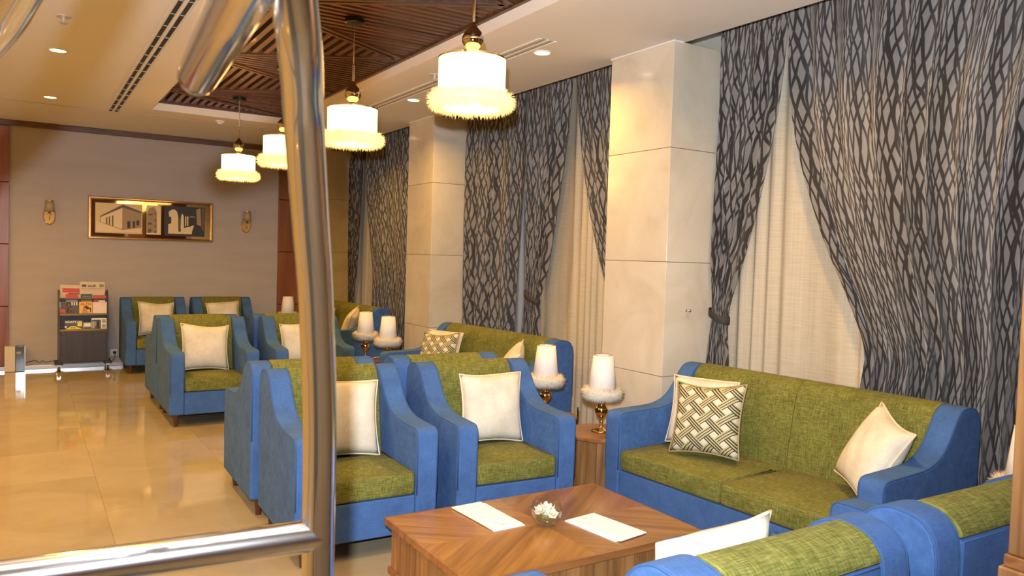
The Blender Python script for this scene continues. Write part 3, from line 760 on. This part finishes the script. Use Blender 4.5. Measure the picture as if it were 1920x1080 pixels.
# glass bowl with white blossoms
bw = [(.0, .0), (.030, .0), (.045, .006), (.062, .028), (.0735, .060), (.071, .088), (.061, .112), (.055, .122), (.053, .122), (.059, .110), (.0685, .087), (.071, .060), (.060, .030), (.044, .0095), (.028, .004), (0, .004)]
BO = Vector((2.017, 2.836, H + .0005))
tag(MB().lathe(bw, 40, cap=False).build('glass_bowl', 'glass', smooth=True, loc=BO), 'round clear glass bowl on the coffee table', 'bowl')
pe = MB(); vs = []; n = 6
for i in range(n + 1):
    for j in range(n + 1):
        u, v = -1 + 2 * i / n, j / n; wdt = .017 * math.sin(PI * min(1, v * .86 + .12)) ** .7
        vs.append((u * wdt, .006 + .032 * v * (1 - .12 * u * u), .004 + .014 * v * v - .006 * (1 - u * u) * math.sin(PI * v) + .003 * math.sin(5 * u + 3 * v)))
pe.add(vs, [(i * (n + 1) + j, (i + 1) * (n + 1) + j, (i + 1) * (n + 1) + j + 1, i * (n + 1) + j + 1) for i in range(n) for j in range(n)])
pme = pe.mesh('petal', 'petal', True)
for k, (dx, dy, dz, tx, ty) in enumerate(((-.032, -.012, .066, -.3, -.45), (.004, .020, .070, .5, .1), (.030, .004, .062, -.2, .5), (.012, -.030, .056, -.7, .25), (-.020, .022, .056, .4, -.5), (-.006, -.010, .048, -.3, -.1))):
    fb = thing('blossom', 'white blossom floating in the glass bowl on the coffee table', 'flower', BO + Vector((dx, dy, dz)), 0, 'white blossoms in the glass bowl')
    fb.rotation_euler = (tx, ty, k); fb.scale = (.78,) * 3
    for i in range(5): link('petal', pme, fb, rot=(0, 0, i * 2 * PI / 5))
    for i in range(4): link('petal', pme, fb, (0, 0, .005), (.6, 0, .5 + i * PI / 2))
    MB().lathe([(0, .004), (.005, .006), (.006, .014), (0, .019)], 8).build('centre', 'yellow', fb, smooth=True)
for k in range(4):
    an = k * 1.7 + 3.9
    lf = tag(link('leaf', pme.copy(), None, BO + Vector((.012 * math.cos(an), .012 * math.sin(an), .028)), (.25, 0, an)), 'small green leaf under the white blossoms in the bowl', 'leaf', 'leaves in the glass bowl')
    lf.data.materials.clear(); lf.data.materials.append(MATS['leaf']); lf.scale = (.7, 1.0, 1)
# note pads
def pad(cx, cy, rz, sw, sl, lab, end):
    t = thing('note_pad', lab, 'note pad', (cx, cy, H + .0005), rz, 'note pads on the coffee table')
    for k, (ox, oy, da) in enumerate(((0, 0, 0), (-.010, .014, .035))):
        s = MB().box(-sw / 2, sw / 2, -sl / 2, sl / 2, k * .0045, k * .0045 + .004).build('sheet', 'paper', t, loc=(ox * end, oy * end, 0), rot=(0, 0, da))
        zz = k * .0045 + .004
        for (px, wd) in ((.0, .035), (-.012, .022)):
            MB().box(-.02, -.02 + wd, end * (-sl / 2 + .028) + px * .7, end * (-sl / 2 + .028) + px * .7 + .004, zz, zz + .0004).build('print_mark', 'paper_print', s)
pad(1.842, 3.05, .02, .165, .35, 'white note pad on the coffee table nearest the armchair behind the post', 1)
pad(2.232, 2.690, .12, .175, .32, 'white note pad on the coffee table between the glass bowl and the sofa', -1)

# ================================================================== CURTAINS
def drape_mesh(ya, yb, folds, amp, x0, zt=3.20, zb=.02, cloth=1.7, seed=0, xo=None, mat='drape_cloth', nz=44, per=14, warp=.07):
    """ya(z), yb(z): edge tables; s runs from ya to yb"""
    rd = random.Random(seed); nu = folds * per; ph = rd.uniform(0, 6); w0 = abs(interp(ya, zt) - interp(yb, zt))
    jit = [rd.uniform(.6, 1.25) for _ in range(folds + 2)]; pj = [rd.uniform(-.5, .5) for _ in range(folds + 2)]
    vs = []; uvs = []
    for j in range(nz + 1):
        z = zb + (zt - zb) * j / nz
        A, B = interp(ya, z), interp(yb, z); wd = abs(A - B); gath = max(.35, min(1.4, (w0 / max(wd, .05)) ** .25))
        hgt = 1 - .55 * max(0, (z - 2.7) / .5)
        for i in range(nu + 1):
            s = i / nu; q = (s + warp * (math.sin(5.3 * s * PI + ph) - math.sin(ph)) * s * (1 - s)) * folds; k = max(0, min(folds, int(q)))
            am = amp * (jit[k] * (1 - (q - k)) + jit[k + 1] * (q - k)) * gath * hgt
            am = min(am, wd * .20)
            sw = math.sin(2 * PI * q + ph + pj[k] * .3 + .25 * math.sin(1.4 * z + k))
            x = x0 + am * sw + am * .22 * math.sin(4 * PI * q + 1.3 * z)
            if xo: x += interp(xo, z) * math.sin(PI * s)
            y = A + (B - A) * s + am * .25 * math.cos(2 * PI * q + ph)
            vs.append((x, y, z)); uvs.append((s * w0 * cloth + seed * 3.1, z))
    me = bpy.data.meshes.new('drape')
    fs = [(j * (nu + 1) + i, j * (nu + 1) + i + 1, (j + 1) * (nu + 1) + i + 1, (j + 1) * (nu + 1) + i) for j in range(nz) for i in range(nu)]
    me.from_pydata(vs, [], fs); ul = me.uv_layers.new(name='UVMap')
    ul.data.foreach_set('uv', [c for lp in me.loops for c in uvs[lp.vertex_index]])
    me.materials.append(MATS[mat]); me.polygons.foreach_set('use_smooth', [True] * len(me.polygons)); return me
def smooth_tab(pts, n=8):
    p = catmull([(a, b_, 0) for a, b_ in pts], n); p = sorted({round(v.x, 4): v.y for v in p}.items()); return p
def drape(name, lab, ya, yb, folds, amp, seed, tie=None, grp='patterned drapes', x0=4.015, mat='drape_cloth', xo=None, cat='curtain', cloth=1.7, zt=3.20):
    t = thing(name, lab, cat, (x0, interp(smooth_tab(ya), 0.02), 0), 0, grp)
    me = drape_mesh(smooth_tab(ya), smooth_tab(yb), folds, amp, x0, zt=zt, seed=seed, mat=mat, xo=xo, cloth=cloth, warp=.07 if mat == 'drape_cloth' else .3)
    o = link('cloth', me, t); o.location = -t.location
    if tie:
        y0, y1, z, dz = tie; pts = []
        cy, ry = (y0 + y1) / 2, abs(y1 - y0) / 2 + .012
        mb = MB(); n = 24; vs = []; fs = []
        for i in range(n):
            a = 2 * PI * i / n
            for q in (-.026, -.022, .022, .026):
                rr = 1.0 if abs(q) < .025 else .94
                vs.append((x0 + .055 * rr * math.cos(a), cy + ry * rr * math.sin(a), z + q + dz * math.sin(a)))
        for i in range(n):
            j = (i + 1) % n
            fs += [(i * 4 + k, j * 4 + k, j * 4 + k + 1, i * 4 + k + 1) for k in range(3)]
        mb.add(vs, fs); o = mb.build('tie_band', 'drape_tie', t, smooth=True, merge=False); o.location = -t.location
    return t
# near window
drape('drape', 'patterned drape gathered by a tie band against the marble pillar behind the long sofa', [(.02, 3.755), (.8, 3.775), (1.19, 3.74), (1.6, 3.757), (2.2, 3.765), (3.2, 3.765)],
      [(.02, 3.56), (.8, 3.60), (1.19, 3.62), (1.45, 3.56), (2.0, 3.40), (2.6, 3.27), (3.2, 3.20)], 6, .034, 1, (3.755, 3.61, 1.19, .03))
MB().lathe([(0, 0), (.012, .002), (.014, .01), (.007, .016), (.006, .03), (0, .03)], 12)
drape('drape', 'wide patterned drape swept sideways behind the long sofa towards the wooden column', [(.02, 2.62), (.8, 2.59), (1.08, 2.57), (1.35, 2.68), (1.8, 2.90), (2.4, 3.09), (3.2, 3.18)],
      [(.02, 1.55), (.8, 1.60), (1.6, 1.50), (2.4, 1.30), (3.2, 1.0)], 10, .062, 2)
# middle window
drape('drape', 'patterned drape swept back behind the marble pillar with the two lamps', [(.02, 4.82), (.8, 4.80), (1.15, 4.82), (1.5, 5.00), (2.0, 5.20), (2.6, 5.36), (3.2, 5.43)],
      [(.02, 4.46), (1.2, 4.46), (3.2, 4.445)], 6, .036, 3, (4.84, 4.46, 1.12, 0))
drape('drape', 'patterned drape gathered by a tie band behind the middle sofa', [(.02, 6.17), (.8, 6.14), (1.18, 6.085), (1.6, 6.115), (2.1, 6.16), (3.2, 6.20)],
      [(.02, 5.86), (.8, 5.90), (1.18, 5.90), (1.5, 5.80), (2.0, 5.68), (2.6, 5.55), (3.2, 5.46)], 6, .034, 4, (6.095, 5.885, 1.18, .04))
t = drape('drape', 'straight hanging patterned drape beside the middle marble pillar', [(.02, 7.28), (3.2, 7.28)], [(.02, 6.27), (1.0, 6.25), (2.0, 6.22), (3.2, 6.20)], 7, .045, 5)
lnm = drape_mesh([(.02, 6.40), (3.2, 6.40)], smooth_tab([(.02, 6.12), (1.2, 6.12), (2.0, 6.17), (3.2, 6.2)]), 2, .012, 4.08, zt=2.2, seed=8, mat='lining'); o = link('lining', lnm, t); o.location = -t.location
# far window
drape('drape', 'dark patterned drape in the far corner by the reddish wood panels', [(.02, 10.80), (3.2, 10.80)], [(.02, 10.66), (.9, 10.66), (1.2, 10.62), (1.8, 10.52), (2.5, 10.42), (3.2, 10.36)], 5, .034, 6)
drape('drape', 'wide patterned drape behind the far sofa beside the middle marble pillar', [(.02, 9.92), (.9, 9.88), (1.25, 9.88), (1.7, 10.02), (2.3, 10.2), (3.2, 10.29)], [(.02, 7.97), (3.2, 7.945)], 13, .045, 7)
for i, (a, c) in enumerate(BAYS):
    drape('sheer_curtain', ['pale translucent sheer curtain behind the long sofa', 'pale translucent sheer curtain behind the middle sofa', 'pale translucent sheer curtain behind the far sofa'][i],
          [(.02, c - .03), (3.2, c - .03)], [(.02, a + .03), (3.2, a + .03)], 16, .013, 20 + i, None, 'sheer curtains', 4.17, 'sheer_cloth', None, 'curtain', 1.3)
# holdback knob on the pillar
t = thing('curtain_holdback', 'small metal holdback knob on the marble pillar by the gathered drape', 'holdback', (3.80, 3.779, 1.225))
t.rotation_euler = (PI / 2, 0, 0)
MB().lathe([(.010, 0), (.010, .003), (.004, .006), (.004, .024), (.011, .028), (.012, .034), (.007, .039), (0, .040)], 14).build('knob', 'chrome', t, smooth=True)
# blind behind the near sheer
t = thing('window_blind', 'grey slatted blind seen through the near sheer curtain', 'blind', (4.365, 2.86, .3))
for i in range(22):
    z = .25 + i * .075
    if 5 <= i <= 6: continue
    MB().box(-.03, .03, -.62, .50, z, z + .004).build('slat', 'blind', t, rot=(0, 0, 0))
MB().box(-.02, .02, -.62, .5, .60, .70).build('bottom_rail', 'white_plastic', t)
MB().box(-.025, .0345, -.62, .5, 1.92, 1.98).build('head_rail', 'white_plastic', t)

# ================================================================== BACK WALL THINGS
def poly(name, pts, mat, parent, y, th=.0012):
    """flat shape on a wall picture: pts in (x, z)"""
    return MB().prism(pts, y - th, y, 'y').build(name, mat, parent)
PX0, PX1, PZ0, PZ1 = .66, 2.15, 1.632, 2.163
W_, H_ = PX1 - PX0, PZ1 - PZ0
t = thing('framed_picture', 'wide gold framed mirror with three sepia building photographs', 'picture', ((PX0 + PX1) / 2, YB - .002, PZ0))
fw = .035
def frame_bar(x0, z0, x1, z1):
    return
prof = [(0, 0), (0, -.018), (.008, -.030), (.018, -.030), (.024, -.022), (.030, -.026), (fw, -.012), (fw, 0)]
def mitre(x0, z0, x1, z1):
    """bar from corner to corner, profile runs inward"""
    d = Vector((x1 - x0, z1 - z0)); L_ = d.length; d /= L_; nn = Vector((-d.y, d.x)); vs = []
    for e in (0, 1):
        for (p, q) in prof:
            base = Vector((x0, z0)) if e == 0 else Vector((x1, z1))
            v = base + nn * p + d * (p if e == 0 else -p); vs.append((v.x, q, v.y))
    n = len(prof); fs = [(i, (i + 1) % n, (i + 1) % n + n, i + n) for i in range(n)] + [tuple(range(n))[::-1], tuple(range(n, 2 * n))]
    m_ = MB(); m_.add(vs, fs); m_.build('frame_bar', 'frame_gold', t, smooth=30)
hx = W_ / 2
mitre(-hx, 0, hx, 0); mitre(hx, 0, hx, H_); mitre(hx, H_, -hx, H_); mitre(-hx, H_, -hx, 0)
MB().box(-hx + .02, hx - .02, -.008, 0, .02, H_ - .02).build('mirror_plate', 'mirror', t)
def photo(x0, x1, z0, z1, bg):
    o = MB().box(x0, x1, -.010, -.0079, z0, z1).build('photograph', bg, t); return o
def U_(px, py):                                             # picture crop coordinates to local metres
    l = (px - 190) / (1790 - 190); top = 150 + (px - 190) * .052; bot = 645 + (px - 190) * .04
    return (-hx + fw + l * (W_ - 2 * fw) * 1.0, (bot - py) / (bot - top) * (H_ - 2 * fw) + fw)
def pq(par, mat, pts, y): poly('tone', [U_(*p) for p in pts], mat, par, y, .0008)
x0, z0 = U_(240, 600); x1, z1 = U_(848, 205); p1 = photo(x0, x1, .075, H_ - .075, 'sepia_sky')
pq(p1, 'sepia_light', [(250, 455), (300, 460), (590, 575), (840, 545), (840, 605), (250, 590)], -.0102)
pq(p1, 'sepia_mid', [(300, 380), (590, 235), (590, 572), (300, 465)], -.0104)
pq(p1, 'sepia_light', [(310, 395), (585, 270), (585, 560), (310, 462)], -.0112)
pq(p1, 'sepia_dark', [(300, 380), (595, 222), (595, 262), (305, 392)], -.0116)
pq(p1, 'sepia_mid', [(590, 262), (835, 335), (835, 540), (590, 572)], -.0112)
pq(p1, 'sepia_dark', [(590, 222), (838, 322), (838, 345), (590, 266)], -.0118)
for q in ((385, 400, 490), (420, 390, 505), (462, 378, 520)): pq(p1, 'sepia_dark', [(q[0] - 9, q[1]), (q[0] + 9, q[1] - 8), (q[0] + 9, q[2]), (q[0] - 9, q[2] - 4)], -.0120)
for q in ((650, 450, 690, 548), (722, 450, 752, 540), (772, 440, 808, 510)): pq(p1, 'sepia_black', [(q[0], q[1]), (q[2], q[1]), (q[2], q[3]), (q[0], q[3])], -.0120)
x0, _ = U_(905, 300); x1, _ = U_(1100, 300); p2 = photo(x0, x1, .075, H_ - .075, 'sepia_light')
pq(p2, 'sepia_mid', [(908, 355), (935, 275), (1005, 252), (1040, 320), (1050, 612), (908, 606)], -.0104)
for q in ((920, 470, 975, 500), (930, 350, 985, 370), (925, 560, 970, 612)): pq(p2, 'sepia_dark', [(q[0], q[1]), (q[2], q[1] - 5), (q[2], q[3] - 4), (q[0], q[3])], -.0112)
for q in (330, 420, 500, 580): pq(p2, 'sepia_dark', [(1012, q), (1030, q + 6), (1030, q + 40), (1012, q + 34)], -.0112)
x0, _ = U_(1148, 300); x1, _ = U_(1712, 300); p3 = photo(x0, x1, .068, H_ - .068, 'sepia_black')
pq(p3, 'sepia_light', [(1200, 490), (1240, 480), (1240, 390), (1210, 385), (1205, 320), (1240, 290), (1285, 288), (1320, 320), (1335, 380), (1340, 590), (1520, 600), (1555, 520), (1530, 505), (1530, 632), (1200, 620)], -.0104)
pq(p3, 'sepia_light', [(1370, 545), (1375, 380), (1390, 345), (1408, 365), (1415, 400), (1418, 545), (1560, 512), (1520, 630), (1380, 600)], -.0106)
for q in (1442, 1470): pq(p3, 'sepia_light', [(q - 8, 515), (q - 8, 390), (q, 375), (q + 8, 390), (q + 8, 515)], -.0108)
pq(p3, 'sepia_dark', [(1345, 400), (1362, 400), (1366, 596), (1342, 596)], -.0114)
pq(p3, 'sepia_mid', [(1590, 290), (1650, 270), (1660, 520), (1600, 500)], -.0110)
pq(p3, 'sepia_mid', [(1490, 395), (1530, 378), (1575, 395), (1575, 405), (1530, 392), (1490, 405)], -.0110)
pq(p3, 'sepia_dark', [(1665, 270), (1705, 280), (1705, 600), (1665, 560)], -.0110)

# sconces
sm = {}
def sconce(x, z, lab):
    t = thing('wall_sconce', lab, 'wall lamp', (x, YB - .002, z), 0, 'gold wall sconces')
    if not sm:
        sm['oval_plate'] = MB().prism([(.058 * math.cos(a * PI / 16), .105 + .105 * math.sin(a * PI / 16)) for a in range(32)], -.012, 0, 'y').mesh('oval_plate', 'sconce_gold', 30)
        sm['bead'] = MB().lathe([(0, -.010), (.007, -.007), (.010, 0), (.007, .007), (0, .010)], 8).mesh('bead', 'gold', True)
        sm['arm'] = MB().tube(catmull([(0, -.008, .07), (0, -.03, .055), (0, -.06, .06), (0, -.07, .085), (0, -.07, .12)], 5), .006, 8).mesh('arm', 'gold', True)
        sm['cup'] = MB().lathe([(0, .115), (.022, .118), (.026, .124), (.010, .13), (.012, .16), (0, .16)], 14, (0, -.07, 0)).mesh('cup', 'gold', True)
        sm['shade'] = MB().lathe([(.056, .150), (.046, .285), (.044, .285), (.054, .150), (.056, .150)], 28, (0, -.07, 0), cap=False).mesh('shade', 'sconce_shade', True)
        sm['band'] = MB().lathe([(.0475, .262), (.046, .288), (.043, .288), (.0445, .262), (.0475, .262)], 28, (0, -.07, 0), cap=False).mesh('band', 'gold', 30)
    for k in ('oval_plate', 'arm', 'cup', 'shade', 'band'): link(k, sm[k], t)
    for i in range(26):
        a = 2 * PI * i / 26; link('bead', sm['bead'], t, (.062 * math.cos(a), -.010, .105 + .109 * math.sin(a)))
sconce(.243, 1.79, 'gold sconce with small shade beside the picture, above the magazine rack')
sconce(2.59, 1.79, 'gold sconce with small shade between the picture and the wood panels')

# magazine rack on castors
RX, RY = .605, 10.83
t = thing('magazine_rack', 'dark wooden magazine rack on castors against the back wall', 'magazine rack', (RX, RY, 0))
for sx in (-1, 1): MB().prism([(-.13, .105), (.15, .105), (.15, .985), (.09, .985), (-.12, .62)], sx * .262 - .010, sx * .262 + .010).build('side_panel', 'rack_wood', t, bevel=.003)
MB().box(-.252, .252, .12, .14, .105, .955).build('back_panel', 'rack_wood', t)
MB().box(-.252, .252, -.13, -.112, .12, .495).build('front_panel', 'rack_wood', t, bevel=.003)
MB().box(-.252, .252, -.112, .12, .115, .135).build('bottom_board', 'rack_wood', t)
for z, y0, nm in ((.50, -.128, 0), (.685, -.06, 1), (.87, .03, 2)):
    MB().box(-.252, .252, y0, .12, z, z + .012).build('shelf', 'rack_wood', t)
    if nm < 2: MB().box(-.252, .252, y0 - .006, y0, z - .004, z + .020).build('brass_rail', 'gold', t)
for sx in (-1, 1):
    for sy in (-1, 1):
        c = MB().box(-.045, .045, -.035, .035, .088, .118).build('castor', 'black', t, loc=(sx * .262, .01 + sy * .11, 0), bevel=.004)
        MB().prism([(.034 * math.cos(a * PI / 10), .034 + .034 * math.sin(a * PI / 10)) for a in range(20)], -.012, .012).build('wheel', 'black', c, loc=(0, -.01, 0))
        MB().prism([(.022 * math.cos(a * PI / 10), .034 + .022 * math.sin(a * PI / 10)) for a in range(20)], -.016, .016).build('hub', 'white', c, loc=(0, -.01, 0))
        MB().box(-.02, .02, -.022, .006, .045, .09).build('fork', 'skirting', c)
def mag(x, y, z, wd, h, mat, lab, shapes=(), texts=(), tilt=-.22, cat='magazine', roll=0):
    o = MB().box(-wd / 2, wd / 2, -.004, .004, 0, h).build('magazine' if cat == 'magazine' else 'newspaper', mat, None, loc=(RX + x, RY + y, z), rot=(tilt, roll, 0))
    tag(o, lab, cat, 'papers in the magazine rack')
    for mt, pts in shapes: poly('cover_art', [((p[0] - .5) * wd, p[1] * h) for p in pts], mt, o, -.0041, .0006)
    for body, sz, mt, px, pz, sx in texts: text_mesh(body, sz, mt, 'lettering', o, ((px - .5) * wd, -.0052, pz * h), (PI / 2, 0, 0), .0012, sx)
R_ = lambda x0, x1, z0, z1: [(x0, z0), (x1, z0), (x1, z1), (x0, z1)]
S1_, S2_, S3_ = .8825, .6975, .5125
mag(-.125, .095, S1_, .25, .165, 'news', 'folded newspaper with a red headline in the top of the magazine rack', [('red', R_(.1, 1, .42, .75)), ('ink', R_(.35, .95, .30, .38))], [], cat='newspaper', roll=.03, tilt=-.12)
mag(.100, .075, S1_, .275, .205, 'news', 'folded newspaper with a dark arabic masthead, topmost in the rack', [('ink', R_(.06, .95, .60, .615)), ('ink', R_(.08, .26, .70, .84)), ('olive', R_(.78, .96, .68, .86)), ('ink', R_(.06, .95, .5, .51)), ('ink', R_(.32, .62, .70, .745)), ('ink', R_(.33, .355, .70, .84)), ('ink', R_(.40, .425, .72, .84)), ('ink', R_(.46, .485, .70, .82)), ('ink', R_(.52, .60, .76, .82)), ('ink', R_(.60, .625, .68, .84))], [], cat='newspaper', tilt=-.12)
mag(-.125, .012, S2_ + .0, .13, .245, 'red', 'magazine with a red masthead behind the fashion magazine', [('grey', R_(.05, .95, .55, .78))], [], tilt=-.2)
mag(.035, .020, S2_, .125, .245, 'slate', 'dark magazine behind the yellow health magazine', [('olive', R_(.05, .95, .55, .80)), ('olive', R_(.2, .9, .84, .88))], tilt=-.2)
mag(.180, .012, S2_, .145, .228, 'navy', 'magazine with a red and black cover behind the plain pink one', [('red', R_(.03, .97, .80, .98)), ('white', R_(.25, .9, .64, .72)), ('red', R_(.05, .4, .64, .78))], tilt=-.2)
mag(-.155, -.035, S2_, .205, .150, 'slate', 'fashion magazine with a dark haired figure on its cover', [('grey', R_(.0, .06, .0, 1)), ('red', R_(.06, .3, .1, .4)), ('white', R_(.62, .68, .72, .98)), ('white', R_(.74, .80, .70, .98)), ('white', R_(.86, .92, .70, .98)),
    ('hair', [(.36, .5), (.34, .8), (.42, .96), (.54, .94), (.58, .7), (.68, .3), (.78, 0), (.4, 0)]), ('skin', [(.36, .55), (.38, .8), (.46, .86), (.52, .76), (.52, .55), (.66, .42), (.7, .1), (.68, 0), (.5, 0), (.48, .4)])], tilt=-.16)
mag(.022, -.040, S2_, .140, .150, 'yellow', 'yellow health magazine with a ponytailed figure on its cover', [('hair', [(.3, .45), (.4, .62), (.6, .66), (.78, .5), (.9, .52), (.92, .25), (.84, .05), (.82, .4), (.6, .35), (.45, .5)]),
    ('skin', [(.22, .35), (.3, .5), (.42, .58), (.56, .42), (.6, .2), (.85, .05), (.85, 0), (.05, 0), (.25, .15)])], [('ALTH', .046, 'red', .5, .80, 1.0)], tilt=-.16)
mag(.175, -.035, S2_, .155, .145, 'pink', 'plain pale pink booklet in the middle row of the rack', [('grey', R_(.66, .88, .82, .86))], tilt=-.16)
mag(-.110, -.100, S3_, .185, .110, 'slate', "dark magazine with white WHAT'S ON lettering and yellow print, low in the rack", [('yellow_bright', [(.05, 0), (.12, .14), (.3, .28), (.35, .38), (.62, .38), (.7, .25), (.92, .14), (.97, 0)]), ('yellow_bright', R_(.72, .98, .36, .78)), ('white', R_(-.0, .1, .2, .4)), ('ink', R_(.36, .42, .12, .26)), ('ink', R_(.46, .49, .12, .3)), ('ink', R_(.53, .6, .12, .26))],
    [("WHAT'S ON", .034, 'white', .5, .82, .95)], tilt=-.14)
mag(.040, -.098, S3_, .105, .085, 'grey', 'small grey booklet between the two lowest magazines of the rack', [('white', R_(.15, .8, .4, .85)), ('slate', R_(.1, .9, .05, .3))], tilt=-.14)
mag(.165, -.100, S3_, .165, .135, 'white', 'magazine with a photograph of people on its cover, low in the rack', [('slate', R_(.02, .62, .02, .86)), ('tan', R_(.06, .2, .1, .7)), ('navy', R_(.34, .5, .04, .62)), ('hair', R_(.36, .46, .5, .74)), ('grey', R_(.68, .94, .55, .9)), ('grey', R_(.68, .94, .1, .45)), ('tan', R_(.22, .32, .3, .66))], tilt=-.14)

# silver box, cable, socket
t = thing('air_purifier', 'small silver and blue glass fronted box on the floor by the back wall', 'appliance', (-.105, 10.96, 0))
MB().box(-.105, .003, -.06, .06, .004, .305).build('silver_panel', 'tan', t, bevel=.004)
MB().box(.004, .095, -.062, .058, .004, .312).build('glass_panel', 'blue_glass', t, bevel=.004)
MB().box(.096, .105, -.06, .06, .004, .310).build('edge_strip', 'skirting', t)
MB().box(.014, .062, -.0632, -.0622, .215, .245).build('display', 'grey', t)
MB().box(-.09, .09, -.05, .05, 0, .005).build('foot', 'black', t)
tag(MB().tube(catmull([(.0, 10.97, .10), (.06, 11.04, .105), (.10, 11.045, .115), (.15, 11.045, .085), (.18, 11.045, .105), (.22, 11.045, .085), (.30, 11.045, .10), (.36, 11.03, .10)], 6), .004, 6).build('power_cable', 'black', smooth=True), 'thin black cable running from the silver box to the magazine rack', 'cable')
t = thing('wall_socket', 'white wall socket with a black plug beside the magazine rack', 'socket', (.965, YB - .001, .175))
MB().box(-.043, .043, -.010, 0, -.043, .043).build('plate', 'white_plastic', t, bevel=.004)
MB().lathe([(0, 0), (.020, 0), (.022, .02), (.014, .04), (0, .04)], 14).build('plug', 'black', t, smooth=40, loc=(.006, -.010, 0), rot=(PI / 2, 0, 0))
MB().tube(catmull([(.006, -.045, -.005), (.008, -.05, -.04), (-.01, -.05, -.09), (-.06, -.07, -.12), (-.12, -.10, -.11)], 6), .004, 6).build('cable', 'black', t, smooth=True)

# ================================================================== CHROME LUGGAGE CART
t = thing('luggage_cart', 'chrome birdcage luggage cart with tubular posts close to the viewer', 'luggage cart', (-.2, 1.0, 0))
O0 = Vector((-.2, 1.0, 0))
def ctube(name, pts, r=.0255, n=8, seg=28, dome=False):
    P = catmull(pts, n); rs = [r] * len(P)
    if dome:
        d = (P[-1] - P[-2]).normalized(); e = P[-1]
        for k in range(1, 6):
            a = k * PI / 10; P.append(e + d * r * math.sin(a)); rs.append(max(r * math.cos(a), .0015))
    return MB().tube([p - O0 for p in P], rs, seg).build(name, 'chrome', t, smooth=50)
APEX = (.10, .66, 2.06)
ctube('post', [(.400, 1.19, .30), (.400, 1.19, .75), (.397, 1.183, 1.10), (.384, 1.150, 1.30), (.357, 1.096, 1.482), (.330, 1.045, 1.60), (.298, .975, 1.71), (.258, .875, 1.80), (.20, .78, 1.92), APEX])
LFP = (-.25, 1.235)
ctube('post', [(*LFP, .30), (*LFP, .75), (-.25, 1.235, 1.2), (-.235, 1.235, 1.45), (-.17, 1.225, 1.65), (-.105, 1.20, 1.735), (-.0456, 1.160, 1.797), (-.0065, 1.085, 1.847), (.05, .90, 1.94), APEX])
ctube('post', [(-.24, .20, .30), (-.24, .20, .9), (-.23, .22, 1.3), (-.20, .27, 1.6), (-.14, .36, 1.85), (-.02, .50, 2.02), APEX])
ctube('post', [(-.88, .25, .30), (-.88, .25, .9), (-.86, .27, 1.3), (-.76, .33, 1.6), (-.54, .42, 1.85), (-.2, .56, 2.02), APEX])
ctube('rail', [(.397, 1.183, 1.098), (.2, 1.199, 1.098), (-.02, 1.216, 1.098), (-.249, 1.234, 1.10)], n=4)
ctube('hanging_bar', [(.098, .62, 2.055), (.10, .53, 2.00), (.12, .48, 1.91), (.138, .51, 1.82), (.150, .59, 1.782), (.163, .74, 1.777), (.178, .92, 1.777), (.192, 1.100, 1.777)], dome=True, n=6)
MB().lathe([(0, -.03), (.045, -.028), (.055, 0), (.045, .028), (0, .03)], 28, tuple(Vector(APEX) - O0)).build('finial', 'chrome', t, smooth=True)
dk = [(.400, 1.19), LFP, (-.88, .25), (-.24, .20)]; cx, cy = sum(p[0] for p in dk) / 4, sum(p[1] for p in dk) / 4
dk = [(cx + (p[0] - cx) * 1.08 - O0.x, cy + (p[1] - cy) * 1.08 - O0.y) for p in dk]
MB().prism(dk, .24, .30, 'z').build('deck', 'slate', t, bevel=.02)
for p in dk:
    q = (p[0] * .9 + (cx - O0.x) * .1, p[1] * .9 + (cy - O0.y) * .1)
    MB().prism([(.09 * math.cos(a * PI / 12), .09 + .09 * math.sin(a * PI / 12)) for a in range(24)], -.02, .02).build('wheel', 'black', t, loc=(q[0], q[1], 0))
    MB().box(-.03, .03, -.03, .03, .15, .245).build('fork', 'chrome', t, loc=(q[0], q[1], 0))
